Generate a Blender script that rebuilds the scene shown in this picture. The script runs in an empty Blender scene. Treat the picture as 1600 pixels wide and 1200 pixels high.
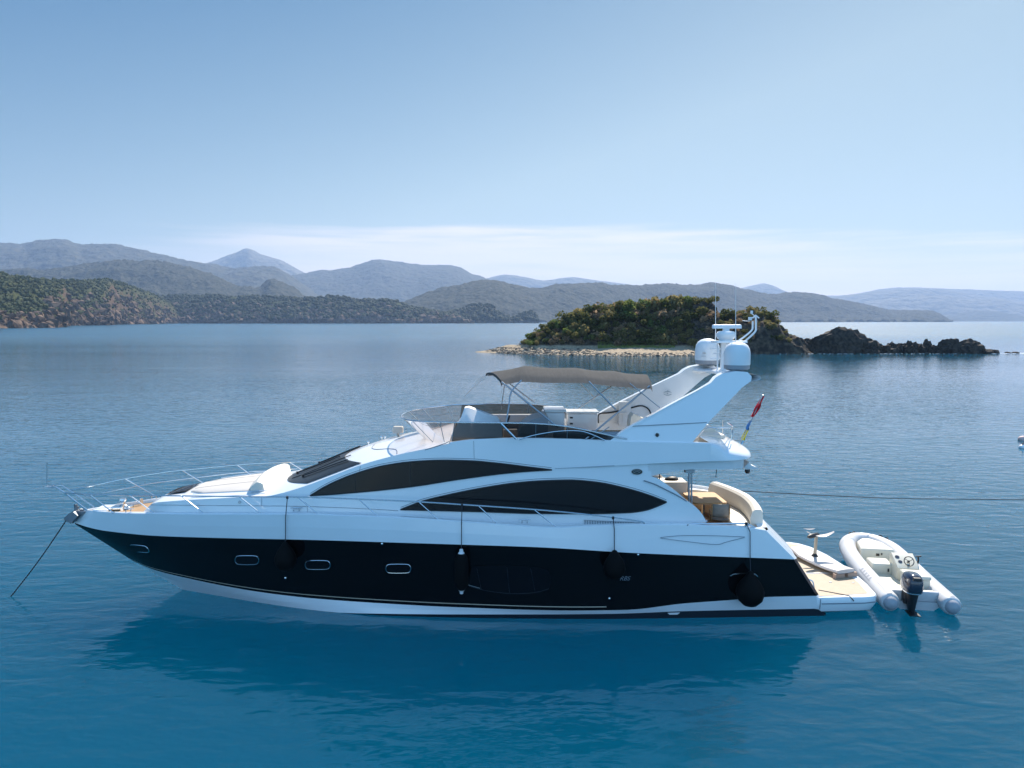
import bpy, math, random
import numpy as np
from mathutils import Vector, noise as mnoise

random.seed(7); RS = np.random.RandomState(11)
scene = bpy.context.scene
COL = scene.collection

# ------------------------------------------------------------------ camera
F_PX, CAM_H, PITCH = 1109.0, 8.2, math.radians(5.1)
cam_d = bpy.data.cameras.new("camera"); cam = bpy.data.objects.new("camera", cam_d); COL.objects.link(cam)
cam_d.sensor_fit = 'HORIZONTAL'; cam_d.sensor_width = 36.0; cam_d.lens = 36.0 * F_PX / 1600.0
cam_d.clip_start = 0.1; cam_d.clip_end = 80000.0
cam.location = (0, 0, CAM_H); cam.rotation_euler = (math.pi / 2 - PITCH, 0, 0)
scene.camera = cam

# ------------------------------------------------------------------ sky, sun, exposure
SUN_EL, SUN_AZ = math.radians(47), math.radians(22)      # azimuth from +Y towards +X
world = bpy.data.worlds.new("World"); scene.world = world; world.use_nodes = True
wt = world.node_tree; wt.nodes.clear()
def wn(t, **kw):
    n = wt.nodes.new(t)
    for k, v in kw.items(): setattr(n, k, v)
    return n
sky = wn('ShaderNodeTexSky', sky_type='NISHITA', sun_disc=False)
sky.sun_elevation = SUN_EL; sky.sun_rotation = SUN_AZ
sky.air_density = 1.0; sky.dust_density = 0.25; sky.ozone_density = 2.5
tc = wn('ShaderNodeTexCoord'); sep = wn('ShaderNodeSeparateXYZ')
wt.links.new(tc.outputs['Generated'], sep.inputs[0])
mp = wn('ShaderNodeMapping'); mp.inputs['Scale'].default_value = (2.4, 2.4, 42.0)
wt.links.new(tc.outputs['Generated'], mp.inputs[0])
cn = wn('ShaderNodeTexNoise'); cn.inputs['Scale'].default_value = 1.6; cn.inputs['Detail'].default_value = 7; cn.inputs['Roughness'].default_value = 0.55
wt.links.new(mp.outputs[0], cn.inputs['Vector'])
def math_node(op, a, b=None, c=None):
    n = wn('ShaderNodeMath', operation=op)
    for i, v in enumerate((a, b, c)):
        if v is None: continue
        if isinstance(v, (int, float)): n.inputs[i].default_value = v
        else: wt.links.new(v, n.inputs[i])
    return n.outputs[0]
def smooth(v, a, b):
    n = wn('ShaderNodeMapRange', interpolation_type='SMOOTHSTEP')
    wt.links.new(v, n.inputs[0]); n.inputs[1].default_value = a; n.inputs[2].default_value = b
    return n.outputs[0]
ztop = math_node('MULTIPLY_ADD', math_node('MULTIPLY', sep.outputs[0], sep.outputs[0]), 0.09, sep.outputs[2])      # the bank stands highest in the middle
ztop = math_node('MULTIPLY_ADD', cn.outputs[0], -0.05, ztop)
band = smooth(ztop, 0.107, 0.084)
left = smooth(sep.outputs[0], -0.58, -0.2)
soft = smooth(cn.outputs[0], 0.30, 0.62)
soft = math_node('MULTIPLY_ADD', soft, 0.45, 0.55)
cl = math_node('MULTIPLY', math_node('MULTIPLY', band, left), soft)
cl = math_node('MULTIPLY', math_node('MULTIPLY', cl, 0.9), smooth(sep.outputs[1], 0.0, 0.35))
mix = wn('ShaderNodeMix', data_type='RGBA')
even = wn('ShaderNodeMix', data_type='RGBA'); even.inputs[0].default_value = .45                 # clear-air blue evens out the model sky
wt.links.new(sky.outputs[0], even.inputs[6]); even.inputs[7].default_value = (2.3, 5.0, 8.6, 1)
wv = math_node('MULTIPLY_ADD', sep.outputs[0], .7, .55 + .855)
wv = math_node('MULTIPLY_ADD', sep.outputs[2], -2.25, wv)                    # whiter towards the horizon and the sun side
clampn = wn('ShaderNodeClamp'); wt.links.new(wv, clampn.inputs[0])
tint = wn('ShaderNodeMix', data_type='RGBA'); wt.links.new(clampn.outputs[0], tint.inputs[0]); tint.inputs[6].default_value = (.11, .35, .45, 1); tint.inputs[7].default_value = (1.22, .95, .68, 1)
zen = wn('ShaderNodeMix', data_type='RGBA'); wt.links.new(smooth(sep.outputs[2], .38, .62), zen.inputs[0]); wt.links.new(tint.outputs[2], zen.inputs[6]); zen.inputs[7].default_value = (.36, .60, .76, 1)   # deeper blue overhead
tint2 = wn('ShaderNodeMix', data_type='RGBA'); wt.links.new(smooth(sep.outputs[1], .05, -.5), tint2.inputs[0]); wt.links.new(zen.outputs[2], tint2.inputs[6]); tint2.inputs[7].default_value = (1.42, 1.62, 1.66, 1)  # sky behind the camera brightened as added fill for the yacht's shaded side
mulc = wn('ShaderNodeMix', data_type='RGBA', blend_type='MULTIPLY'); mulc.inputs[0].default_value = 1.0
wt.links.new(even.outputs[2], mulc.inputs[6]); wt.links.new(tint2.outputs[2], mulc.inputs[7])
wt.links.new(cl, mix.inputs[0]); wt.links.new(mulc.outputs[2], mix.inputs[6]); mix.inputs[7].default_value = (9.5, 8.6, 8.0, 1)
bg = wn('ShaderNodeBackground'); bg.inputs['Strength'].default_value = 0.075
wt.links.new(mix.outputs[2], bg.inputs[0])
wo = wn('ShaderNodeOutputWorld'); wt.links.new(bg.outputs[0], wo.inputs[0])

sd = bpy.data.lights.new("sun", 'SUN'); sd.energy = 5.0; sd.angle = math.radians(0.5); sd.color = (1.0, 0.92, 0.80)
sun = bpy.data.objects.new("sun", sd); COL.objects.link(sun)
sdir = Vector((math.sin(SUN_AZ) * math.cos(SUN_EL), math.cos(SUN_AZ) * math.cos(SUN_EL), math.sin(SUN_EL)))
sun.rotation_euler = sdir.to_track_quat('Z', 'Y').to_euler(); sun.location = sdir * 60

scene.view_settings.view_transform = 'Standard'; scene.view_settings.look = 'None'
scene.view_settings.exposure = 0.8; scene.view_settings.gamma = 1.0
try:
    scene.cycles.max_bounces = 8; scene.cycles.transparent_max_bounces = 12; scene.cycles.volume_bounces = 1
    scene.cycles.caustics_reflective = False; scene.cycles.caustics_refractive = False
    scene.cycles.sample_clamp_indirect = 4.0; scene.cycles.use_denoising = True
except Exception: pass

# ------------------------------------------------------------------ helpers: survey points
def ray(px, py):
    x, y = (px - 800) / F_PX, (600 - py) / F_PX
    return np.array([x, math.cos(PITCH) + y * math.sin(PITCH), -math.sin(PITCH) + y * math.cos(PITCH)])
def W(px, py, Y):                      # world point on the vertical plane at distance Y
    d = ray(px, py); t = Y / d[1]; return np.array([d[0] * t, Y, CAM_H + d[2] * t])
def Wz(px, py, z):
    d = ray(px, py); t = (z - CAM_H) / d[2]; return np.array([d[0] * t, d[1] * t, z])
PSI = math.atan(0.024); CP, SP = math.cos(PSI), math.sin(PSI); OY = 21.32      # yacht frame: x aft, y to starboard
def to_l(v): x, y = v[0], v[1] - OY; return np.array([x * CP + y * SP, -x * SP + y * CP, v[2]])
def to_w(v): return np.array([v[0] * CP - v[1] * SP, v[0] * SP + v[1] * CP + OY, v[2]])
C_L = to_l((0, 0, CAM_H))
def P(px, py, y):
    d = ray(px, py); dl = np.array([d[0] * CP + d[1] * SP, -d[0] * SP + d[1] * CP, d[2]])
    return C_L + dl * ((y - C_L[1]) / dl[1])
def Pz(px, py, z): return to_l(Wz(px, py, z))
def pchip(xs, ys):
    xs = np.array(xs, float); ys = np.array(ys, float)
    o = np.argsort(xs); xs, ys = xs[o], ys[o]
    h = np.diff(xs); d = np.diff(ys) / h; m = np.zeros_like(xs)
    m[0], m[-1] = d[0], d[-1]
    for i in range(1, len(xs) - 1):
        if d[i - 1] * d[i] > 0:
            w1, w2 = 2 * h[i] + h[i - 1], h[i] + 2 * h[i - 1]
            m[i] = (w1 + w2) / (w1 / d[i - 1] + w2 / d[i])
    def f(x):
        x = np.clip(x, xs[0], xs[-1]); i = np.clip(np.searchsorted(xs, x) - 1, 0, len(h) - 1)
        t = (x - xs[i]) / h[i]
        return ((1 + 2 * t) * (1 - t) ** 2 * ys[i] + t * (1 - t) ** 2 * h[i] * m[i] + t * t * (3 - 2 * t) * ys[i + 1] + t * t * (t - 1) * h[i] * m[i + 1])
    return f
def spline(pts, n):                    # Catmull-Rom through points
    pts = [np.array(p, float) for p in pts]; k = len(pts)
    out = []
    for i in range(k - 1):
        a, b, c, e = pts[max(i - 1, 0)], pts[i], pts[i + 1], pts[min(i + 2, k - 1)]
        for j in range(n):
            t = j / n
            out.append(0.5 * (2 * b + (c - a) * t + (2 * a - 5 * b + 4 * c - e) * t * t + (3 * b - a - 3 * c + e) * t ** 3))
    out.append(pts[-1]); return out
def mir(p): return np.array([p[0], -p[1], p[2]])

# ------------------------------------------------------------------ helpers: meshes
class MB:
    def __init__(s): s.v, s.f, s.m = [], [], []
    def add(s, vs, fs, m=0):
        b = len(s.v); s.v += [tuple(map(float, v)) for v in vs]
        s.f += [tuple(i + b for i in f) for f in fs]; s.m += [m] * len(fs); return s
    def grid(s, rows, m=0, flip=False, close=False):
        n = len(rows[0]); vs = [p for r in rows for p in r]; fs = []
        for i in range(len(rows) - 1):
            for j in range(n if close else n - 1):
                k = (j + 1) % n
                q = (i * n + j, i * n + k, (i + 1) * n + k, (i + 1) * n + j)
                fs.append(q[::-1] if flip else q)
        return s.add(vs, fs, m)
    def box(s, lo, hi, m=0, bev=0.0):
        x0, y0, z0 = lo; x1, y1, z1 = hi
        if bev <= 0:
            v = [(x0, y0, z0), (x1, y0, z0), (x1, y1, z0), (x0, y1, z0), (x0, y0, z1), (x1, y0, z1), (x1, y1, z1), (x0, y1, z1)]
            return s.add(v, [(0, 3, 2, 1), (4, 5, 6, 7), (0, 1, 5, 4), (1, 2, 6, 5), (2, 3, 7, 6), (3, 0, 4, 7)], m)
        return s.rbox([(x0, y0), (x1, y0), (x1, y1), (x0, y1)], z0, z1, m, bev)
    def rbox(s, poly, z0, z1, m=0, bev=0.03, seg=3, r=None, top=None):
        """extruded outline with rounded corners (r) and rounded top edge (bev)"""
        out = []
        r = bev if r is None else r
        n = len(poly)
        for i in range(n):
            p = np.array(poly[i], float); a = np.array(poly[i - 1], float); b = np.array(poly[(i + 1) % n], float)
            da, db = a - p, b - p; la, lb = np.linalg.norm(da), np.linalg.norm(db)
            rr = min(r, la * .45, lb * .45)
            q0, q1 = p + da / la * rr, p + db / lb * rr
            for k in range(seg + 1):
                t = k / seg; out.append((1 - t) ** 2 * q0 + 2 * t * (1 - t) * p + t * t * q1)
        c = np.mean(out, axis=0); rings = []
        def ring(z, ins):
            rg = []
            k = len(out)
            for i in range(k):
                d = out[(i + 1) % k] - out[i - 1]; nn = np.array([-d[1], d[0]]); nn /= (np.linalg.norm(nn) + 1e-9)
                if np.dot(nn, c - out[i]) < 0: nn = -nn
                q = out[i] + nn * ins; rg.append((q[0], q[1], z if top is None else z + top(q[0], q[1]) * ((z - z0) / (z1 - z0))))
            return rg
        rings.append(ring(z0, 0))
        for k in range(seg + 1):
            a = k / seg * math.pi / 2
            rings.append(ring(z1 - bev + bev * math.sin(a), bev * (1 - math.cos(a))))
        area = sum(out[i - 1][0] * out[i][1] - out[i][0] * out[i - 1][1] for i in range(len(out)))
        s.grid(rings, m, flip=area < 0, close=True)
        k = len(out); top_r = rings[-1]
        s.add(top_r, [tuple(range(k)) if area > 0 else tuple(range(k))[::-1]], m)
        s.add(rings[0], [tuple(range(k))[::-1] if area > 0 else tuple(range(k))], m)
        return s
    def tube(s, path, r, n=8, m=0, cap=True, closed=False):
        path = [np.array(p, float) for p in path]; k = len(path)
        rr = r if hasattr(r, '__len__') else [r] * k
        rings = []; up = None
        for i in range(k):
            if closed: t = path[(i + 1) % k] - path[i - 1]
            else: t = path[min(i + 1, k - 1)] - path[max(i - 1, 0)]
            t = t / (np.linalg.norm(t) + 1e-12)
            if up is None:
                up = np.array([0, 0, 1.0]) if abs(t[2]) < .9 else np.array([1.0, 0, 0])
            a = np.cross(up, t); a /= (np.linalg.norm(a) + 1e-12); b = np.cross(t, a); up = b
            rings.append([path[i] + rr[i] * (math.cos(2 * math.pi * j / n) * a + math.sin(2 * math.pi * j / n) * b) for j in range(n)])
        if closed: rings.append(rings[0])
        s.grid(rings, m, close=True)
        if cap and not closed:
            s.add(rings[0], [tuple(range(n))[::-1]], m); s.add(rings[-1], [tuple(range(n))], m)
        return s
    def lathe(s, prof, c=(0, 0, 0), n=24, m=0, axis='z'):
        rings = []
        for r, z in prof:
            rg = []
            for j in range(n):
                a = 2 * math.pi * j / n; x, y = r * math.cos(a), r * math.sin(a)
                q = (x, y, z) if axis == 'z' else ((z, x, y) if axis == 'x' else (y, z, x))
                rg.append((c[0] + q[0], c[1] + q[1], c[2] + q[2]))
            rings.append(rg)
        return s.grid(rings, m, close=True)
    def prism(s, poly, off, m=0):
        """polygon (3D points) extruded by the vector off"""
        n = len(poly); a = [np.array(p, float) for p in poly]; b = [p + np.array(off, float) for p in a]
        fs = [tuple(range(n)), tuple(range(n, 2 * n))[::-1]] + [(i, i + n, (i + 1) % n + n, (i + 1) % n)[::-1] for i in range(n)]
        return s.add(a + b, [f[::-1] for f in fs], m)
    def build(s, name, mats, parent=None, org=(0, 0, 0), sharp=35, loc=None, rot=0.0):
        me = bpy.data.meshes.new(name)
        o3 = org if org is not None else (0, 0, 0)
        me.from_pydata([(v[0] - o3[0], v[1] - o3[1], v[2] - o3[2]) for v in s.v], [], s.f)
        if not isinstance(mats, (list, tuple)): mats = [mats]
        for mt in mats: me.materials.append(mt)
        me.polygons.foreach_set('material_index', s.m)
        me.polygons.foreach_set('use_smooth', [True] * len(s.f))
        me.validate(); me.update()
        if sharp is not None: me.set_sharp_from_angle(angle=math.radians(sharp))
        o = bpy.data.objects.new(name, me); COL.objects.link(o)
        if parent is not None: o.parent = parent
        if loc is not None: o.location = loc; o.rotation_euler = (0, 0, rot)
        return o
def fast_mesh(name, V, Fq, mats, mi=None, smooth=True, parent=None):
    """numpy mesh: V (n,3), Fq (m,k)"""
    me = bpy.data.meshes.new(name); V = np.asarray(V, np.float32); Fq = np.asarray(Fq, np.int32); k = Fq.shape[1]
    me.vertices.add(len(V)); me.vertices.foreach_set('co', V.ravel())
    me.loops.add(Fq.size); me.loops.foreach_set('vertex_index', Fq.ravel())
    me.polygons.add(len(Fq)); me.polygons.foreach_set('loop_start', np.arange(0, Fq.size, k, dtype=np.int32))
    for mt in (mats if isinstance(mats, (list, tuple)) else [mats]): me.materials.append(mt)
    if mi is not None: me.polygons.foreach_set('material_index', np.asarray(mi, np.int32))
    me.polygons.foreach_set('use_smooth', np.full(len(Fq), smooth))
    me.update(calc_edges=True); me.validate()
    o = bpy.data.objects.new(name, me); COL.objects.link(o)
    if parent is not None: o.parent = parent
    return o
def tag(o, label, cat, group=None, kind=None):
    if label: o['label'] = label
    if cat: o['category'] = cat
    if group: o['group'] = group
    if kind: o['kind'] = kind
    return o
def thing(name, label, cat, base=(0, 0, 0), group=None):          # Empty at a point of the yacht frame
    o = bpy.data.objects.new(name, None); COL.objects.link(o); o.empty_display_size = .2
    o.location = to_w(base); o.rotation_euler = (0, 0, PSI)
    return tag(o, label, cat, group)

# ------------------------------------------------------------------ materials
def mat(name, col, rough=.5, metal=0.0, var=0.0, vscale=3.0, bump=0.0, bscale=20.0, coat=0.0, spec=.5, stretch=(1, 1, 1), col2=None):
    m = bpy.data.materials.new(name); m.use_nodes = True; t = m.node_tree; p = t.nodes['Principled BSDF']
    p.inputs['Base Color'].default_value = (*col, 1); p.inputs['Roughness'].default_value = rough; p.inputs['Metallic'].default_value = metal
    p.inputs['Coat Weight'].default_value = coat; p.inputs['Coat Roughness'].default_value = .04
    p.inputs['Specular IOR Level'].default_value = spec
    if var or bump or col2:
        c = t.nodes.new('ShaderNodeTexCoord'); mpn = t.nodes.new('ShaderNodeMapping'); mpn.inputs['Scale'].default_value = stretch
        t.links.new(c.outputs['Object'], mpn.inputs[0])
    if var or col2:
        n = t.nodes.new('ShaderNodeTexNoise'); n.inputs['Scale'].default_value = vscale; n.inputs['Detail'].default_value = 5
        t.links.new(mpn.outputs[0], n.inputs['Vector'])
        mx = t.nodes.new('ShaderNodeMix'); mx.data_type = 'RGBA'
        mr = t.nodes.new('ShaderNodeMapRange'); mr.inputs[1].default_value = .35; mr.inputs[2].default_value = .65
        t.links.new(n.outputs[0], mr.inputs[0]); t.links.new(mr.outputs[0], mx.inputs[0])
        c2 = col2 if col2 else tuple(x * (1 - var) for x in col)
        mx.inputs[6].default_value = (*col, 1); mx.inputs[7].default_value = (*c2, 1)
        t.links.new(mx.outputs[2], p.inputs['Base Color'])
    if bump:
        n2 = t.nodes.new('ShaderNodeTexNoise'); n2.inputs['Scale'].default_value = bscale; n2.inputs['Detail'].default_value = 4
        t.links.new(mpn.outputs[0], n2.inputs['Vector'])
        b = t.nodes.new('ShaderNodeBump'); b.inputs['Strength'].default_value = bump; b.inputs['Distance'].default_value = .02
        t.links.new(n2.outputs[0], b.inputs['Height']); t.links.new(b.outputs[0], p.inputs['Normal'])
    return m
M = {}
M['gel'] = mat('white_gelcoat', (.80, .81, .82), .22, coat=.5, var=.03, vscale=.7)
M['gelmat'] = mat('white_nonslip', (.74, .73, .72), .55, var=.05, vscale=6, bump=.15, bscale=90)
M['black'] = mat('black_hull_paint', (.0045, .005, .006), .10, spec=.20)
M['boot'] = mat('boot_stripe', (.010, .014, .022), .35)
M['pin'] = mat('cream_pinstripe', (.55, .47, .36), .3)
M['anti'] = mat('antifouling', (.012, .02, .03), .6)
M['tint'] = mat('dark_window_glass', (.006, .006, .008), .04, spec=.22)
M['shield'] = mat('windscreen_mesh', (.012, .011, .011), .30, spec=.3, var=.4, vscale=8)
M['steel'] = mat('polished_steel', (.62, .64, .66), .18, metal=1.0)
M['steeldk'] = mat('brushed_steel', (.34, .37, .40), .35, metal=.8)
M['rubber'] = mat('black_rubber', (.012, .013, .014), .45)
M['canvas'] = mat('taupe_canvas', (.094, .091, .088), .95, spec=.05, var=.12, vscale=5, bump=.35, bscale=9, stretch=(3, .6, 1))
M['cream'] = mat('cream_vinyl', (.72, .67, .58), .45, var=.05)
M['beige'] = mat('beige_cushion', (.52, .46, .40), .7, var=.06, bump=.1)
M['sunpad'] = mat('sunpad_fabric', (.56, .52, .48), .75, var=.06, vscale=2)
M['grey'] = mat('grey_panel', (.30, .31, .33), .5, var=.08)
M['taupe'] = mat('taupe_mesh_fabric', (.30, .26, .22), .8, var=.1, vscale=15)
M['dome'] = mat('dome_white', (.78, .79, .80), .35)
M['fender'] = mat('fender_cover', (.0025, .003, .0035), .75, bump=.2, bscale=60, spec=.12)
M['rope'] = mat('dark_rope', (.02, .022, .03), .8)
M['groove'] = mat('shadow_gap', (.20, .22, .25), .6)
M['rib'] = mat('hypalon_white', (.58, .575, .58), .48, var=.04)
M['ribgrey'] = mat('hypalon_grey', (.34, .35, .38), .6)
M['ribin'] = mat('tender_gelcoat', (.62, .59, .49), .4, var=.05)
M['navy'] = mat('outboard_cowl', (.018, .024, .045), .2, coat=.6)
M['blackpl'] = mat('black_plastic', (.012, .012, .014), .4)
M['red'] = mat('red_flag_cloth', (.55, .012, .03), .8)
M['blue'] = mat('blue_flag_cloth', (.02, .14, .40), .8)
M['yellow'] = mat('yellow_flag_cloth', (.62, .55, .05), .8)
M['ltblue'] = mat('light_blue_flag_cloth', (.15, .40, .65), .8)
M['bone'] = mat('bone_board', (.55, .50, .47), .4, var=.05)
M['tan'] = mat('tan_foam', (.36, .25, .19), .8)
M['alu'] = mat('anodised_mast', (.42, .36, .28), .3, metal=.7)
M['chain'] = mat('chain', (.05, .055, .06), .5, metal=.6)
M['anchor'] = mat('anchor_steel', (.22, .24, .27), .45, metal=.7)
M['emblem'] = mat('emblem_green', (.004, .018, .016), .3)
M['emblemline'] = mat('emblem_line', (.25, .28, .28), .4)
M['letters'] = mat('silver_letters', (.20, .22, .25), .3, metal=.4)
def teak(name, c1, c2, scale, axis):
    m = bpy.data.materials.new(name); m.use_nodes = True; t = m.node_tree; p = t.nodes['Principled BSDF']
    c = t.nodes.new('ShaderNodeTexCoord'); w = t.nodes.new('ShaderNodeTexWave'); w.wave_type = 'BANDS'; w.bands_direction = axis
    w.inputs['Scale'].default_value = scale; t.links.new(c.outputs['Object'], w.inputs['Vector'])
    r = t.nodes.new('ShaderNodeValToRGB'); r.color_ramp.elements[0].position = .04; r.color_ramp.elements[1].position = .12
    r.color_ramp.elements[0].color = (.10, .07, .05, 1); r.color_ramp.elements[1].color = (1, 1, 1, 1)
    t.links.new(w.outputs['Fac'], r.inputs[0])
    n = t.nodes.new('ShaderNodeTexNoise'); n.inputs['Scale'].default_value = 5; t.links.new(c.outputs['Object'], n.inputs['Vector'])
    mx = t.nodes.new('ShaderNodeMix'); mx.data_type = 'RGBA'; mx.inputs[6].default_value = (*c1, 1); mx.inputs[7].default_value = (*c2, 1)
    t.links.new(n.outputs[0], mx.inputs[0])
    mu = t.nodes.new('ShaderNodeMix'); mu.data_type = 'RGBA'; mu.blend_type = 'MULTIPLY'; mu.inputs[0].default_value = .55
    t.links.new(mx.outputs[2], mu.inputs[6]); t.links.new(r.outputs[0], mu.inputs[7]); t.links.new(mu.outputs[2], p.inputs['Base Color'])
    p.inputs['Roughness'].default_value = .65
    return m
M['teak'] = teak('teak_planks', (.37, .28, .19), (.44, .35, .25), 4.5, 'Y')
M['teakbow'] = teak('oiled_teak', (.42, .25, .12), (.50, .32, .17), 4.5, 'Y')
M['teaktab'] = teak('varnished_teak', (.46, .27, .12), (.55, .34, .17), 4.0, 'X')
def pane(name, tint, refl=.10):
    m = bpy.data.materials.new(name); m.use_nodes = True; t = m.node_tree; t.nodes.clear()
    o = t.nodes.new('ShaderNodeOutputMaterial'); tr = t.nodes.new('ShaderNodeBsdfTransparent'); tr.inputs[0].default_value = (*tint, 1)
    g = t.nodes.new('ShaderNodeBsdfGlossy'); g.inputs['Roughness'].default_value = .03
    fr = t.nodes.new('ShaderNodeFresnel'); fr.inputs[0].default_value = 1.3
    ms = t.nodes.new('ShaderNodeMixShader'); t.links.new(fr.outputs[0], ms.inputs[0])
    t.links.new(tr.outputs[0], ms.inputs[1]); t.links.new(g.outputs[0], ms.inputs[2]); t.links.new(ms.outputs[0], o.inputs[0])
    return m
M['smoke'] = pane('smoked_screen', (.22, .20, .18))
M['clear'] = pane('light_screen', (.78, .70, .66))

# ================================================================== LARGE STRUCTURE
def vnoise(x, y, seed=0):
    xi, yi = np.floor(x).astype(np.int64), np.floor(y).astype(np.int64); fx, fy = x - xi, y - yi
    fx = fx * fx * (3 - 2 * fx); fy = fy * fy * (3 - 2 * fy)
    def h(a, b):
        n = (a * 374761393 + b * 668265263 + seed * 974711) & 0x7fffffff
        n = ((n ^ (n >> 13)) * 1274126177) & 0x7fffffff
        return ((n ^ (n >> 16)) & 0xffff) / 65535.0
    return (h(xi, yi) * (1 - fx) + h(xi + 1, yi) * fx) * (1 - fy) + (h(xi, yi + 1) * (1 - fx) + h(xi + 1, yi + 1) * fx) * fy
def fbm(x, y, seed=0, octv=5, rough=.5):
    a, s, n = 1.0, 0.0, 0.0
    for k in range(octv):
        s = s + a * vnoise(x * 2 ** k, y * 2 ** k, seed + k); n += a; a *= rough
    return s / n
def ridged(x, y, seed=0, octv=4):
    a, s, n = 1.0, 0.0, 0.0
    for k in range(octv):
        s = s + a * (1 - np.abs(2 * vnoise(x * 2 ** k, y * 2 ** k, seed + k) - 1)); n += a; a *= .5
    return s / n

# ---- water
def water_mat():
    m = bpy.data.materials.new('sea_water'); m.use_nodes = True; t = m.node_tree; p = t.nodes['Principled BSDF']
    p.inputs['Base Color'].default_value = (.0003, .060, .110, 1); p.subsurface_method = 'BURLEY'; p.inputs['Subsurface Weight'].default_value = 1.0; p.inputs['Subsurface Radius'].default_value = (2.0, 12.0, 15.0); p.inputs['Subsurface Scale'].default_value = 3.0; p.inputs['Specular IOR Level'].default_value = .90; p.inputs['IOR'].default_value = 1.333
    g = t.nodes.new('ShaderNodeNewGeometry')
    def layer(sx, sy, sc, det, rot=0.0, rough=.5):
        mpn = t.nodes.new('ShaderNodeMapping'); mpn.inputs['Scale'].default_value = (sx, sy, 1); mpn.inputs['Rotation'].default_value = (0, 0, rot)
        t.links.new(g.outputs['Position'], mpn.inputs[0])
        n = t.nodes.new('ShaderNodeTexNoise'); n.inputs['Scale'].default_value = sc; n.inputs['Detail'].default_value = det; n.inputs['Roughness'].default_value = rough
        n.inputs['Distortion'].default_value = .3
        t.links.new(mpn.outputs[0], n.inputs['Vector']); return n.outputs[0]
    def mul(a, b):
        n = t.nodes.new('ShaderNodeMath'); n.operation = 'MULTIPLY'
        for i, v in enumerate((a, b)):
            if isinstance(v, (int, float)): n.inputs[i].default_value = v
            else: t.links.new(v, n.inputs[i])
        return n.outputs[0]
    def add(a, b):
        n = t.nodes.new('ShaderNodeMath'); n.operation = 'ADD'; t.links.new(a, n.inputs[0]); t.links.new(b, n.inputs[1]); return n.outputs[0]
    big = layer(.35, 1.0, .16, 2, .12)
    mid = layer(.46, 1.0, 1.75, 2, -.10, .45)
    fine = layer(.6, 1.0, 4.6, 2, .2)
    xf = layer(.7, 1.0, 9.0, 2, -.3)
    gust = layer(.25, 1.0, .02, 3, .05)                       # breeze patches: where the small ripples are stronger
    mr = t.nodes.new('ShaderNodeMapRange'); mr.inputs[1].default_value = .36; mr.inputs[2].default_value = .66; mr.inputs[3].default_value = .45; mr.inputs[4].default_value = 1.5
    t.links.new(gust, mr.inputs[0])
    sx = t.nodes.new('ShaderNodeSeparateXYZ'); t.links.new(g.outputs['Position'], sx.inputs[0])
    calm = t.nodes.new('ShaderNodeMapRange'); calm.inputs[1].default_value = 26; calm.inputs[2].default_value = 320; calm.inputs[3].default_value = 1.0; calm.inputs[4].default_value = .34   # the open bay lies calmer than the water by the yacht
    t.links.new(sx.outputs[1], calm.inputs[0])
    ro = t.nodes.new('ShaderNodeMapRange'); ro.inputs[1].default_value = 30; ro.inputs[2].default_value = 420; ro.inputs[3].default_value = .012; ro.inputs[4].default_value = .26   # wave slopes finer than the bump
    t.links.new(sx.outputs[1], ro.inputs[0]); t.links.new(ro.outputs[0], p.inputs['Roughness'])
    h = mul(add(mul(big, .07), mul(add(add(mul(mid, .052), mul(fine, .011)), mul(xf, .002)), mr.outputs[0])), calm.outputs[0])
    b = t.nodes.new('ShaderNodeBump'); b.inputs['Strength'].default_value = 1.0; b.inputs['Distance'].default_value = 1.0
    t.links.new(h, b.inputs['Height']); t.links.new(b.outputs[0], p.inputs['Normal'])
    return m
E = 12400.0
sea = MB(); sea.add([(-E, -1900, 0), (E, -1900, 0), (E, E, 0), (-E, E, 0)], [(0, 1, 2, 3)])
tag(sea.build('sea_water', water_mat(), sharp=None), 'calm deep blue bay water around the yacht', 'sea', kind='structure')

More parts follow.
